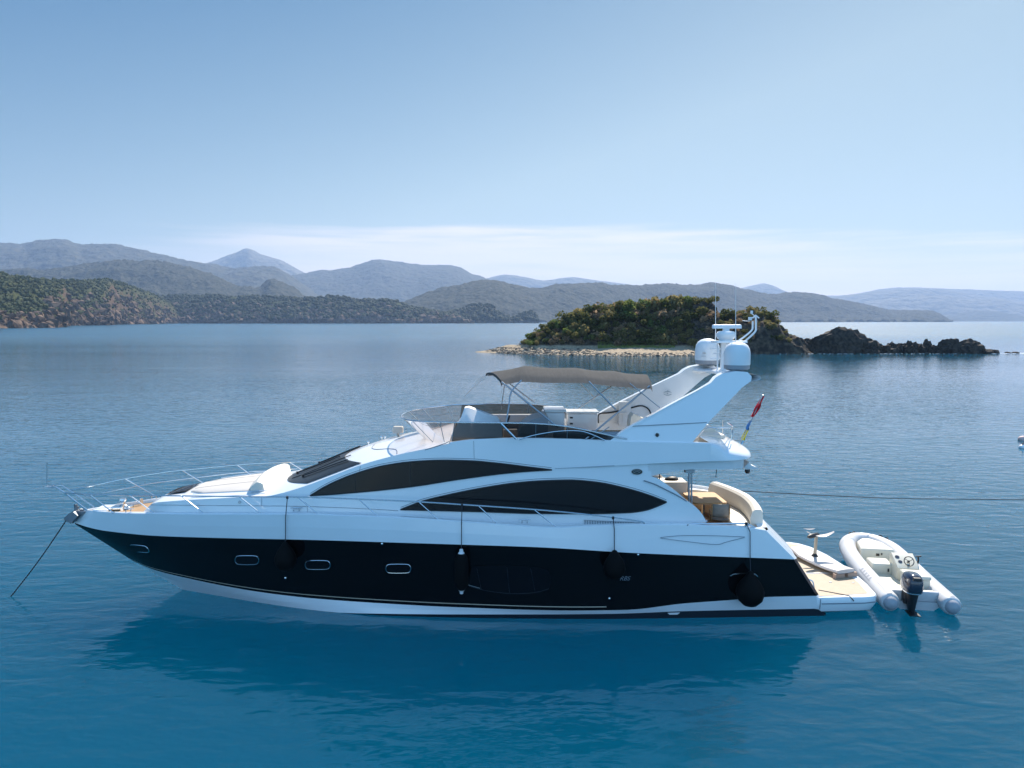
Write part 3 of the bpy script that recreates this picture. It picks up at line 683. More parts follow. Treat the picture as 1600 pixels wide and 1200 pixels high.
# rocks right of the islet
def rock(px0, px1, pyt, pyb, Y, label, seed, group=None, jag=.45, depth=1.0, ridge=None):
    v, f = ico2()
    for _ in range(2):
        nv = list(map(tuple, v)); cache = {}; nf = []
        def mid(a, b):
            k = (min(a, b), max(a, b))
            if k not in cache: p = np.array(nv[a]) + np.array(nv[b]); nv.append(tuple(p / np.linalg.norm(p))); cache[k] = len(nv) - 1
            return cache[k]
        for a, b, c in f:
            ab, bc, ca = mid(a, b), mid(b, c), mid(c, a); nf += [(a, ab, ca), (b, bc, ab), (c, ca, bc), (ab, bc, ca)]
        v, f = np.array(nv), nf
    a = W(px0, pyb, Y); b = W(px1, pyt, Y); cx, w, h = (a[0] + b[0]) / 2, (b[0] - a[0]) / 2, max(b[2], .3)
    out = []
    for p in v:
        q = Vector(p) * 1.6 + Vector((seed * 7.1, seed * 3.3, 0))
        n1 = mnoise.noise(q); n2 = 1 - abs(mnoise.noise(q * 2.3)) * 2; n3 = 1 - abs(mnoise.noise(q * 5.1)) * 2
        n4 = 1 - abs(mnoise.noise(q * 11)) * 2
        r = 1 + jag * (.65 * n1 + .42 * (n2 - .3) + .26 * (n3 - .3) + .10 * (n4 - .3))
        zz = p[2] * r
        out.append((p[0] * r * w, p[1] * r * w * depth, (zz if zz > 0 else zz * .5) * h))
    o = MB().add(out, [tuple(t) for t in f]).build('sea_rock', M['rock'], sharp=25, loc=(cx, Y, 0), rot=0)
    return tag(o, label, 'rock', group)
YR = 181
rock(1240, 1262, 533, 549, YR, 'dark boulder pile at the foot of the islet cliff', 1, depth=.9)
rock(1254, 1278, 530, 549, YR + 2, 'brown jagged rock between the islet and the largest sea rock', 2)
rock(1268, 1352, 516, 550, YR, 'largest dark sea rock standing right of the islet', 3, jag=.38, depth=.6)
rock(1335, 1374, 532, 551, YR - 1, 'low shoulder rock leaning on the right side of the largest rock', 4)
for k, (a, b, t) in enumerate([(1366, 1392, 541), (1383, 1402, 539), (1396, 1420, 540), (1414, 1432, 536), (1424, 1446, 540), (1438, 1456, 537), (1450, 1470, 541)]):
    rock(a, b, t, 552, YR - 1 + (k % 3) * .8, 'jagged low black rock in the reef between the two larger rocks', 10 + k, 'reef rocks right of the islet', jag=.7)
rock(1463, 1502, 532, 553, YR - 2, 'flat topped dark rock beside the round brown one', 21, jag=.5, depth=.7)
rock(1490, 1535, 533, 553, YR - 2.5, 'round brown rock near the right end of the reef', 22, jag=.35, depth=.7)
rock(1528, 1546, 546, 554, YR - 3, 'small dark rock just right of the round brown one', 23)
rock(1541, 1560, 546.5, 554, YR - 3, 'last small rock at the tip of the reef', 24)
rock(1570, 1578, 550, 553.5, YR - 3, 'tiny wave washed rock left of its twin at the far right', 25)
rock(1582, 1592, 549.5, 553.5, YR - 3, 'tiny wave washed rock nearest the right picture edge', 26)
rs = np.random.RandomState(8); fm = MB(); fv, ff = ico()
for _ in range(130):
    px = 1540 + rs.rand() * 70; Y = YR - 5 + rs.rand() * 4; s = .08 + .25 * rs.rand(); X = (px - 800) / F_PX * Y
    fm.add([(X + p[0] * s * 2.2, Y + p[1] * s, p[2] * s * .35) for p in fv], [tuple(t) for t in ff])
for _ in range(120):
    px = 1130 + rs.rand() * 380; Y = YR - 4.2 - 1.2 * rs.rand(); s = .04 + .10 * rs.rand(); X = (px - 800) / F_PX * Y
    fm.add([(X + p[0] * s * 2.2, Y + p[1] * s, p[2] * s * .3) for p in fv], [tuple(t) for t in ff])
tag(fm.build('foam', mat('sea_foam', (.8, .82, .84), .7), sharp=None), 'white foam breaking round the reef rocks', 'foam', kind='stuff')

# ---- haze
hz = MB(); hz.box((-12600, -2000, -4.5), (12600, 12600, 1120)); ho = hz.build('haze', [], sharp=None)
hm = bpy.data.materials.new('haze'); hm.use_nodes = True; ht = hm.node_tree; ht.nodes.clear()
hv = ht.nodes.new('ShaderNodeVolumePrincipled'); hv.inputs['Color'].default_value = (.44, .60, .90, 1); hv.inputs['Density'].default_value = 7.3e-5; hv.inputs['Anisotropy'].default_value = .2
hoo = ht.nodes.new('ShaderNodeOutputMaterial'); ht.links.new(hv.outputs[0], hoo.inputs['Volume']); ho.data.materials.append(hm)
tag(ho, 'thin blue sea haze over the whole bay', 'haze', kind='stuff')
#YACHT
# ================================================================== YACHT
YA = bpy.data.objects.new('motor_yacht', None); COL.objects.link(YA); YA.location = (0, OY, 0); YA.rotation_euler = (0, 0, PSI)
tag(YA, 'white flybridge motor yacht with black hull sides anchored in the bay', 'yacht')
def part(name, mb, mats, parent=None, sharp=35): return mb.build(name, mats, parent or YA, sharp=sharp)

# ---- hull
def half(tab): return pchip(*zip(*tab))
wG = half([(0, 0), (.015, .30), (.05, .72), (.1, 1.17), (.2, 1.82), (.3, 2.24), (.4, 2.48), (.5, 2.60), (.65, 2.67), (.8, 2.65), (1, 2.5)])
wBT = half([(0, 0), (.015, .14), (.05, .52), (.1, 1.0), (.2, 1.72), (.3, 2.2), (.4, 2.5), (.5, 2.66), (.65, 2.75), (.8, 2.72), (1, 2.56)])
wBB = half([(0, 0), (.05, .42), (.1, .80), (.2, 1.38), (.3, 1.82), (.4, 2.12), (.5, 2.34), (.65, 2.52), (.8, 2.54), (1, 2.46)])
wWL = half([(0, 0), (.06, .5), (.116, .93), (.23, 1.75), (.32, 2.07), (.5, 2.33), (.69, 2.45), (1, 2.38)])
cG = pchip(*zip(*[(131, 797.5), (146, 799.5), (165, 801), (180, 802), (240, 803), (318, 804), (480, 804), (534, 806), (591, 808), (685, 813), (780, 820), (870, 825), (912, 823), (1002, 820.5), (1074, 820.5), (1104, 822), (1170, 825), (1197, 829)]))
cBT = pchip(*zip(*[(117, 817), (135, 823), (156, 828), (195, 833), (240, 837), (360, 841), (480, 843.5), (594, 847), (721, 851), (840, 855), (990, 864), (1242, 874)]))
cBB = pchip(*zip(*[(207, 876), (240, 890), (300, 905), (375, 920), (420, 927), (480, 934), (570, 941), (720, 949), (900, 954), (978, 953), (1068, 943), (1149, 937), (1194, 933), (1276, 931)]))
cBo = pchip(*zip(*[(285, 921), (300, 924), (375, 938.5), (420, 947.5), (471, 954), (570, 958.5), (720, 960), (840, 960), (960, 959), (1068, 955), (1278, 951)]))
cWL = pchip(*zip(*[(286, 922), (300, 925.5), (375, 940.5), (420, 950), (480, 957.5), (570, 962.5), (720, 965.5), (840, 967), (960, 967), (1288, 962)]))
NU = 90; us = np.linspace(0, 1, NU) ** 1.35
def row(c, w, p0, p1, dy=0.0, dw=0.0):
    return [P(p0 + (p1 - p0) * u, float(c(p0 + (p1 - p0) * u)) + dy, -max(0, float(w(u)) + dw * min(1, u * 12))) for u in us]
rG = row(cG, wG, 131, 1197); rBT = row(cBT, wBT, 117, 1242)
rBTb = [np.array([a[0], a[1] + .05 * min(1, u * 10), a[2] - .035]) for a, u in zip(rBT, us)]
rBB = row(cBB, wBB, 207, 1276); rBo = row(cBo, wWL, 285, 1278, 0, .02); rWL = row(cWL, wWL, 286, 1288)
def lerp(a, b, t): return [p * (1 - t) + q * t for p, q in zip(a, b)]
def bulge(r, amt): return [np.array([p[0], p[1] - amt * math.sin(math.pi * min(1, .15 + u)) * min(1, u * 6), p[2]]) for p, u in zip(r, us)]
rMid = bulge(lerp(rG, rBT, .5), .012)
rPin0 = lerp(rBTb, rBB, .935); rPin1 = lerp(rBTb, rBB, .949)
rB1 = bulge(lerp(rBTb, rBB, .35), -.02); rB2 = bulge(lerp(rBTb, rBB, .68), -.02)
rBot = [np.array([p[0] + .3, p[1] * .8, -.45]) for p in rWL]; rKeel = [np.array([p[0] + .6, 0, -.95]) for p in rWL]
rows = [rG, lerp(rG, rMid, .5), rMid, rBT, rBTb, rB1, rB2, rPin0, rPin1, rBB, lerp(rBB, rBo, .5), rBo, rWL, rBot, rKeel]
ms = [0, 0, 0, 1, 1, 1, 1, 2, 1, 0, 0, 3, 3, 3]
hull = MB()
for i, m_ in enumerate(ms):
    for side in (1, -1):
        rr = [[(p if side == 1 else mir(p)) for p in r] for r in rows[i:i + 2]]
        if m_ != 2: hull.grid(rr, m_, flip=side == -1)
        else:
            kp = int(np.searchsorted(us, .70)); hull.grid([r[:kp] for r in rr], 2, flip=side == -1); hull.grid([r[kp - 1:] for r in rr], 1, flip=side == -1)
# quarter edge and transom
st = [r[-1] for r in rows]
e1 = [p + np.array([.10, .10 if p[2] > -.2 else 0, .0]) for p in st]; e2 = [p + np.array([.14, .34 if abs(p[1]) > .5 else 0, .0]) for p in st]
for side in (1, -1):
    S = lambda L: [(p if side == 1 else mir(p)) for p in L]
    for i in range(len(st) - 1):
        mm = ms[i] if ms[i] != 2 else 1
        hull.grid([S([st[i], e1[i]]), S([st[i + 1], e1[i + 1]])], mm, flip=side == -1)
        hull.grid([S([e1[i], e2[i]]), S([e1[i + 1], e2[i + 1]])], 0 if mm == 0 or i < 9 else mm, flip=side == -1)
YB = np.linspace(-1, 1, 15)
BULGE = .30
hull.grid([[np.array([p[0] + BULGE * (1 - y * y) * (1 if p[2] > -.2 else 0), abs(p[1]) * y, p[2]]) for p in e2] for y in YB], 0, flip=False)
# gunwale cap
def inset(r, d, dz, zoff=0): return [np.array([p[0] + (d * .8 if u < .02 else 0), -max(0, abs(p[1]) - d * min(1, u * 14)), p[2] + dz]) for p, u in zip(r, us)]
g1, g2, g3 = inset(rG, .035, .022), inset(rG, .13, .022), inset(rG, .15, -.07)
for side in (1, -1):
    S = lambda L: [(p if side == 1 else mir(p)) for p in L]
    for a, b in ((rG, g1), (g1, g2), (g2, g3)): hull.grid([S(a), S(b)], 0, flip=side == 1)
HULL = part('hull', hull, [M['gel'], M['black'], M['pin'], M['boot']], sharp=28)
gx = np.array([p[0] for p in g3]); gy = np.array([-p[1] for p in g3]); gz = np.array([p[2] for p in g3])
o_ = np.argsort(gx)
zdeck = lambda x: float(np.interp(x, gx[o_], gz[o_])); wdeck = lambda x: float(np.interp(x, gx[o_], gy[o_]))
X_CK0, X_CK1 = 3.75, 7.0            # cockpit well
WC = 2.12; ZF = 1.95
dk = MB()
xsd = [float(x) for x in np.linspace(gx.min() + .05, X_CK0, 60)]
def drow(x, a, b, n=7): return [np.array([x, -wdeck(x) * (1 - t) * a - b * t, zdeck(x) + .05 * math.sin(math.pi / 2 * t) * min(1, wdeck(x))]) for t in np.linspace(0, 1, n)]
for x0, x1 in zip(xsd[:-1], xsd[1:]):
    mm = 1 if x0 < -9.9 else 0
    A = drow(x0, 1, 0); B = drow(x1, 1, 0)
    dk.grid([A + [mir(p) for p in A[::-1][1:]], B + [mir(p) for p in B[::-1][1:]]], mm, flip=True)
xa = [float(x) for x in np.linspace(X_CK0, 6.93, 20)]
for side in (1, -1):
    S = lambda L: [(p if side == 1 else mir(p)) for p in L]
    A = [np.array([x, -wdeck(x), zdeck(x)]) for x in xa]; B = [np.array([x, -WC, zdeck(x) + .0]) for x in xa]; Cc = [np.array([x, -WC, ZF]) for x in xa]
    dk.grid([S(A), S(B)], 0, flip=side == 1); dk.grid([S(B), S(Cc)], 2, flip=side == 1)
dk.add([(X_CK0, -WC, ZF), (7.35, -WC, ZF), (7.35, WC, ZF), (X_CK0, WC, ZF)], [(0, 1, 2, 3)], 1)
part('deck', dk, [M['gelmat'], M['teakbow'], M['cream']])

# ---- superstructure surfaces
Tpts = [(224, 800, .72), (240, 786, .95), (262, 783.5, 1.1), (295, 781, 1.25), (335, 779, 1.45), (375, 777, 1.6), (419, 775, 1.74), (430, 773, 1.78), (472, 761, 1.86), (520, 743, 1.90), (562, 727, 1.93), (600, 716, 1.96), (637, 707, 1.99), (667, 701, 2.01), (702, 693, 2.04), (740, 688, 2.06), (815, 686, 2.09), (880, 687, 2.11), (950, 689, 2.12), (1017, 690.5, 2.13), (1083, 692, 2.13), (1120, 694, 2.13)]
TL = np.array([P(a, b, -w) for a, b, w in Tpts])
zT = pchip(TL[:, 0], TL[:, 2]); wT = pchip(TL[:, 0], -TL[:, 1])
XF = TL[0, 0]
w0f = pchip([XF, -9.5, -8, -6, -4, -1, 4, 7], [.78, 1.28, 1.62, 1.98, 2.12, 2.19, 2.21, 2.21])
z0 = lambda x: zdeck(x) - .02
def sw(x, z):
    a, b = z0(x), float(zT(x)); f = np.clip((z - a) / max(.02, b - a), 0, 1.1); return float(w0f(x) * (1 - f) + wT(x) * f)
def PS(px, py, off=0.012):             # point of the picture on the port side wall, lifted by off
    w = 2.0
    for _ in range(8):
        p = P(px, py, -w); w = sw(p[0], p[2]) + off
    return P(px, py, -w)
Bl = np.array([PS(a, b, 0) for a, b in [(700, 752), (760, 745), (840, 736), (900, 731.5), (960, 727), (1017, 723.5), (1080, 721), (1120, 719.5)]])
zB = pchip(Bl[:, 0], Bl[:, 2])
X_W = P(1017, 744, -2.13)[0]
dh = MB(); xs_ = [float(x) for x in np.concatenate([np.linspace(XF, -8.5, 14), np.linspace(-8.3, -1.6, 40), np.linspace(-1.4, X_W, 30)])]
X_B0 = -1.6
def proud(x): return .07 * float(np.clip((x - 1.3) / 2.0, 0, 1))
lowr, upr = [], []
for x in xs_:
    a, b = z0(x), float(zT(x))
    zb = float(zB(x)) if x > X_B0 else a + (b - a) * .55
    lowr.append([np.array([x, -sw(x, z), z]) for z in np.linspace(a, zb, 7)])
    upr.append([np.array([x, -sw(x, z) - proud(x), z]) for z in np.linspace(zb, b, 5)])
step = [[l[-1], u[0]] for l, u in zip(lowr, upr)]
# top crown
crown = pchip([XF, -9, -7, -5, -4, -2.5, -1.4], [.02, .10, .12, .22, .18, .08, .02])
X_FL = P(703, 692, -2.04)[0]
topr = []
for x in xs_:
    if x > X_FL + .01: break
    w = float(wT(x)); b = float(zT(x)); k = float(crown(x)); bev = .05
    r_ = [np.array([x, -w, b])]
    for t in (.96, .88, .75, .6, .4, .2, 0): r_.append(np.array([x, -w * t, b + k * (1 - t ** 2) + .02 * (1 - t ** 12)]))
    topr.append(r_)
def both(mb, rws, m=0, flip=False):
    mb.grid(rws, m, flip=flip); mb.grid([[mir(p) for p in r] for r in rws], m, flip=not flip)
both(dh, lowr, 0); both(dh, upr, 0); both(dh, step, 0); both(dh, topr, 0)
f0r = [[p for p in lowr[0]] + [p for p in upr[0][1:]] + topr[0][1:]]
fr = [np.array([XF - .02, 0, z0(XF)])]
dh.add(lowr[0] + upr[0][1:] + topr[0][1:] + [np.array([XF, 0, z0(XF)])], [tuple(range(len(lowr[0]) + len(upr[0]) - 1 + len(topr[0]) - 1 + 1))[::-1]])
dh.add([mir(p) for p in lowr[0] + upr[0][1:] + topr[0][1:] + [np.array([XF, 0, z0(XF)])]], [tuple(range(len(lowr[0]) + len(upr[0]) - 1 + len(topr[0]) - 1 + 1))])
DH = part('deckhouse', dh, [M['gel']], sharp=30)
# aft wings of the deckhouse, with thickness
edge = [(1017, 744), (1029, 748.5), (1042, 757), (1058, 769), (1072, 781), (1082, 788), (1091, 796), (1098, 805), (1102, 813), (1105, 822)]
wg = MB(); E_ = [P(a, b, -2.17) for a, b in spline(edge, 3)]
zW0 = z0(X_W); wr = []
for p in E_:
    t = (p[2] - z0(p[0])) ; f = np.clip((p[2] - zW0) / (E_[0][2] - zW0), 0, 1)
    wr.append([np.array([X_W + (p[0] - X_W) * s, -sw(X_W, p[2]) , p[2] if s == 1 else z0(X_W) + (E_[0][2] - z0(X_W)) * f]) for s in (0, .33, .66, 1)])
for r in wr:
    zz = r[-1][2]
    for q in r: q[2] = zz
ti = [[np.array([q[0], q[1] + .13, q[2]]) for q in r] for r in wr]
for sd_ in (1, -1):
    wg = MB(); S = lambda rws: rws if sd_ == 1 else [[mir(p) for p in r] for r in rws]
    wg.grid(S(wr), 0, flip=sd_ == 1); wg.grid(S(ti), 0, flip=sd_ == -1); wg.grid(S([[r[-1] for r in wr], [r[-1] for r in ti]]), 0, flip=sd_ == 1)
    part('deckhouse_wing', wg, [M['gel']], DH)
gr = MB(); gp = [P(a, b, -2.2) for a, b in spline([(1006, 751), (1024, 757), (1042, 766), (1058, 774), (1073, 783)], 5)]
gr.tube(gp, .016, 6); part('wing_handrail', gr, M['groove'], DH)
# saloon doors and bulkhead
bk = MB(); zc_ = 4.1
bk.box((X_W - .1, -2.05, ZF), (X_W - .04, 2.05, zc_)); part('saloon_bulkhead', bk, M['gel'], DH)
bd = MB(); bd.box((X_W - .036, -1.3, ZF + .06), (X_W - .01, 1.3, 3.95)); part('saloon_door', bd, M['tint'], DH)
# gap lines on the side
def line(pts, r=.008, m='groove', name='panel_seam', parent=None, off=.004, k=4, fn=None):
    fn = fn or (lambda a, b: PS(a, b, off)); mb = MB(); mb.tube([fn(a, b) for a, b in spline(pts, k)], r, 5); return part(name, mb, M[m], parent or DH)
line([(236, 789), (343, 790), (460, 791), (560, 794.5), (622, 798)], .007)
line([(409, 776.5), (409, 791)], .006)
def disc(px, py, rx, ry, name, m, fn, parent, rim=None, thick=.02, n=24):
    mb = MB(); pts = [fn(px + rx * math.cos(a), py + ry * math.sin(a)) for a in np.linspace(0, 2 * math.pi, n, endpoint=False)]
    mb.prism(pts, (0, -thick, 0)); o = part(name, mb, M[m], parent)
    if rim:
        r2 = MB(); r2.tube([p + np.array([0, -thick, 0]) for p in pts], .008, 5, closed=True); part('rim', r2, M[rim], o)
    return o
line([(563, 728.5), (561, 741)], .006)
line([(740, 689), (741, 718)], .005)
line([(905, 690), (902, 730)], .005)
line([(480, 792), (481, 800)], .005)
disc(374.5, 784.5, 2.4, 2.4, 'fuel_filler', 'steeldk', lambda a, b: PS(a, b, .0), DH, n=12)

# ---- side windows
def window(top, bot, name, mull=()):
    ft, fb = pchip(*zip(*top)), pchip(*zip(*bot)); a, b = top[0][0], top[-1][0]
    pxs = a + (b - a) * (.5 - .5 * np.cos(np.linspace(0, math.pi, 48)))
    rws = [[PS(px, float(ft(px)) + (float(fb(px)) - float(ft(px))) * v, .014) for v in np.linspace(0, 1, 7)] for px in pxs]
    out = None
    for sd_ in (1, -1):
        mb = MB(); rr = rws if sd_ == 1 else [[mir(p) for p in r] for r in rws]
        mb.grid(rr, 0, flip=sd_ == 1); o = part(name, mb, M['tint'], DH, sharp=60)
        fm_ = MB(); loop = [r[0] for r in rr] + [r[-1] for r in rr[::-1]]
        fm_.tube([p + np.array([0, -.004 * sd_, 0]) for p in loop], .018, 6, closed=True); part('window_frame', fm_, M['blackpl'], o)
        tr_ = MB(); tr_.tube([PS(px, float(ft(px)) - 3.2, .004) * np.array([1, sd_, 1]) for px in pxs], .007, 5); part('trim_line', tr_, M['groove'], o)
        for mx in mull:
            mm = MB(); mm.tube([PS(mx, float(ft(mx)), .018) * np.array([1, sd_, 1]), PS(mx, float(fb(mx)), .018) * np.array([1, sd_, 1])], .010, 5); part('mullion', mm, M['blackpl'], o)
window([(485, 774), (510, 759), (555, 740), (600, 727.5), (642, 721.5), (690, 719), (735, 720), (780, 724), (825, 729.5), (862, 734)],
       [(485, 774.4), (510, 773), (555, 769.5), (642, 760.5), (720, 748.5), (795, 739), (835, 735.8), (862, 734.4)], 'upper_side_window', (555, 641))
window([(626, 796), (660, 783), (705, 772), (750, 763), (810, 754), (850, 751), (890, 750), (930, 753), (975, 762), (1014, 773.5), (1041, 784)],
       [(626, 796.4), (690, 798), (750, 799.5), (840, 802.3), (920, 802.5), (984, 800.8), (1008, 797.5), (1032, 789), (1041, 785)], 'lower_side_window', ())

# ---- windscreen
def topz(x, y):
    w = float(wT(x)); t = min(1, abs(y) / w); return float(zT(x)) + float(crown(x)) * (1 - t * t) + .02 * (1 - t ** 12)
wsn = MB(); rws = []
for y in np.linspace(-1, 1, 41):
    xb = -6.72 + .98 * abs(y) ** 2.3; xt = -5.0 + .80 * abs(y) ** 2.2; r_ = []
    for s in np.linspace(0, 1, 16):
        x = xb + (xt - xb) * s; yy = y * (float(wT(x)) - .10 + .03 * s); r_.append(np.array([x, yy, topz(x, yy) + .018]))
    rws.append(r_)
wsn.grid(rws, 0, flip=False); WSN = part('windscreen', wsn, M['shield'], DH, sharp=60)
for yy0 in (-.95, 0.0, .95):
    wp = MB(); pth = []
    for s in np.linspace(0, 1, 9):
        x = -6.5 + .45 * abs(yy0) + 1.35 * s; y = yy0 - .25 * s; pth.append(np.array([x, y, topz(x, y) + .05]))
    wp.tube(pth, .018, 6); wp.tube([pth[0] - (0, .0, .06), pth[0] + (0, 0, .03)], .035, 8); part('wiper', wp, M['blackpl'], WSN)
ml = MB()
for yy0 in (-.62, .62):
    ml.tube([np.array([x, yy0 * (1 + .08 * s), topz(x, yy0) + .022]) for s, x in [(s, -6.62 + .35 * .62 ** 2 + 1.75 * s) for s in np.linspace(0, 1, 8)]], .014, 5)
part('screen_mullion', ml, M['blackpl'], WSN)

# ---- foredeck furniture
sp_ = MB(); rws = []
for x in np.linspace(-9.45, -7.35, 14):
    ww = min(float(wT(x)) - .38, 1.25); s = (x + 9.45) / 2.1; ww *= min(1, .72 + s * 1.2)
    rws.append([np.array([x, y * ww, topz(x, y * ww) + (.055 if abs(y) < .999 else .0) * (1 - abs(y) ** 14 * .5)]) for y in [-1, -.995, -.97, -.9, -.6, -.3, 0, .3, .6, .9, .97, .995, 1]])
fr_ = [p + np.array([-.03, 0, -.09]) for p in rws[0]]; sp_.grid([fr_] + rws, 0, flip=False)
part('sun_pad', sp_, M['sunpad'])
for yy0 in (-.42, .42):
    l_ = MB(); l_.tube([np.array([x, yy0, topz(x, yy0) + .053]) for x in np.linspace(-9.4, -7.4, 10)], .012, 5); part('sun_pad_seam', l_, M['beige'], bpy.data.objects['sun_pad'])
bc = MB(); rws = []
for y in np.linspace(-1.32, 1.32, 19):
    e = .02 if abs(y) > 1.28 else 0; xx = -7.36 + .10 * (y / 1.3) ** 2; zz = topz(xx, min(abs(y), 1.2))
    prof = [(-.22 + e, .02), (-.24 + e, .10), (-.13 + e, .22 - e), (-.02, .28 - e), (.10 - e, .265 - e), (.16 - e, .20), (.20 - e, .02)]
    rws.append([np.array([xx + a, y, zz + b]) for a, b in prof])
bc.grid(rws, 0, flip=True); bc.add(rws[0], [tuple(range(7))]); bc.add(rws[-1], [tuple(range(7))[::-1]])
part('sun_pad_backrest', bc, M['cream'])
ht_ = MB(); rws = []
for x in np.linspace(-10.25, -9.62, 5): rws.append([np.array([x, y * (.42 + .2 * (x + 10.25)), topz(x, 0) + .03]) for y in np.linspace(-1, 1, 6)])
ht_.grid(rws, 0); part('deck_hatch', ht_, M['tint'])
for s_ in (-1, 1):
    rl = MB(); rl.tube([np.array([x, s_ * min(float(wT(x)) - .2, 1.45), topz(x, float(wT(x)) - .2) + .07]) for x in np.linspace(-9.2, -6.9, 12)], .014, 6); part('grab_rail', rl, M['steel'])
# windlass, cleats and bow gear
wl = MB(); zb = zdeck(-11.6) + .04
wl.lathe([(0, .30), (.10, .30), (.11, .25), (.07, .20), (.07, .12), (.13, .08), (.14, 0)], (-11.75, .0, zb), 14); wl.box((-12.05, -.16, zb), (-11.5, .16, zb + .08), 0, .03)
wl.tube([(-11.6, -.35, zb + .02), (-11.6, -.35, zb + .20)], .05, 8); wl.tube([(-11.4, .4, zb + .02), (-11.4, .4, zb + .20)], .05, 8)
part('windlass', wl, M['steel'])
bx = MB(); bx.box((-12.5, -.32, zb - .02), (-12.08, .32, zb + .035), 0, .02); part('chain_locker_lid', bx, M['gel'])
def cleat(x, y, z, m='steel'):
    c = MB(); c.tube([(x - .07, y, z), (x - .07, y, z + .09)], .014, 6); c.tube([(x + .07, y, z), (x + .07, y, z + .09)], .014, 6); c.tube([(x - .17, y, z + .10), (x, y, z + .095), (x + .17, y, z + .10)], [.010, .018, .010], 6)
    return part('cleat', c, M[m])
for px in (460, 822): p = Pz(px, 806 if px < 500 else 822, 2.9); cleat(p[0], -wdeck(p[0]) + .10, zdeck(p[0]) + .09); cleat(p[0], wdeck(p[0]) - .10, zdeck(p[0]) + .09)
cleat(-11.2, -.78, zdeck(-11.2) + .09); cleat(-11.2, .78, zdeck(-11.2) + .09)
bowx = rG[0][0]; bz = rG[0][2]
an = MB(); a0 = P(133, 799, 0)
for yo in (-.10, .07):
    poly = [P(a, b, 0) + np.array([0, yo, 0]) for a, b in [(137, 798), (118, 796.5), (108, 803), (103, 810), (107, 814), (117, 816.5), (128, 806)]]
    an.prism(poly[::-1], (0, .03, 0))
an.lathe([(0, -.10), (.07, -.10), (.05, 0), (.07, .10), (0, .10)], tuple(P(107, 809, 0)), 12, axis='y')
an.prism([P(a, b, 0) + np.array([0, -.22, 0]) for a, b in [(106, 806), (121, 797), (128, 803), (117, 815)]][::-1], (0, .44, 0))
an.tube([P(119, 797, 0), P(118.5, 788, 0)], .05, 8); an.tube([P(118, 788, 0) + np.array([0, -.06, 0]), P(121, 794, 0) + np.array([0, .06, 0])], .03, 6)
part('anchor', an, M['anchor'])

# ---- bow rails
def to3(px, py, x_hint=None, out=0.0, side=1):      # point above the gunwale line: distance from the deck plan
    w = 1.5
    for _ in range(10):
        p = P(px, py, -side * w); w = max(.0, wdeck(p[0]) + .10 + out)
    return P(px, py, -side * w)
RR = .019
rail = MB(); nr = [to3(a, b) if a > 140 else P(a, b, -w) for a, b, w in [(101, 770, .22), (120, 771.5, .48), (139, 772.5, .72)]] + [to3(a, b) for a, b in [(201, 774), (260, 774.5), (375, 776), (480, 777), (561, 780), (654, 784), (747, 790), (834, 796), (900, 802), (960, 809), (1002, 815), (1006, 819)]]
rail.tube(spline(nr, 4), RR, 7); part('bow_rail', rail, M['steel'])
rail = MB(); fr2 = [P(101, 770, .22) * 0 + P(110, 767, .30)] + [to3(a, b, side=-1) for a, b in [(150, 758), (196, 748), (260, 737.5), (285, 735), (371, 726.5), (420, 723.5), (460, 722), (500, 721)]]
fr2 += [mir(p) for p in nr[-8:]]
rail.tube(spline(fr2, 4), RR, 7); part('bow_rail', rail, M['steel'])
rail = MB(); rail.tube(spline([P(134, 776, .45)] + [to3(a, b, side=-1) for a, b in [(216, 759), (260, 752), (309, 746), (377, 738), (425, 735.5)]], 4), .012, 6); part('lifeline', rail, M['steel'])
for (a, b), (c, d) in [((139, 772), (177, 801)), ((203, 774), (241, 802)), ((283, 774.5), (319, 803)), ((374, 776), (408, 803)), ((466, 777), (499, 805)), ((561, 780), (592, 808)), ((654, 784), (686, 813)), ((747, 790), (779, 820)), ((834, 796), (871, 825))]:
    s_ = MB(); top = to3(a, b) if a > 150 else P(a, b, -.72); foot = to3(c, d, out=-.02); s_.tube([top, foot], .016, 6); s_.lathe([(0, .02), (.04, .02), (.05, 0)], tuple(foot), 8); part('stanchion', s_, M['steel'])
for (a, b), (c, d) in [((196, 748), (243, 775)), ((285, 735), (320, 756)), ((371, 726.5), (394, 743)), ((453, 722.5), (474, 735))]:
    s_ = MB(); s_.tube([to3(a, b, side=-1), to3(c, d, out=-.02, side=-1)], .016, 6); part('stanchion', s_, M['steel'])
pp = MB()
t0, t1 = P(72, 761, 0), P(95, 758.5, 0)
pp.tube([P(87, 761, -.2), P(101, 770, -.22), P(118, 783.5, -.2), P(136, 797, -.15)], .024, 7); pp.tube([P(96, 758.5, .2), P(112, 769, .22), P(130, 781, .22), P(147, 792.5, .2)], .024, 7)
pp.tube([P(87, 761, -.2), P(79, 761.5, -.15), P(75, 761, 0), P(84, 758.5, .15), P(96, 758.5, .2)], .022, 7); pp.box(tuple(P(71, 762, 0) + (0, -.1, 0)), tuple(P(80, 760, 0) + (0, .1, 0)))
part('pulpit', pp, M['steel'])
js = MB(); js.tube([P(73, 761, 0), P(73.5, 722, 0)], .014, 6); part('jackstaff', js, M['steel'])

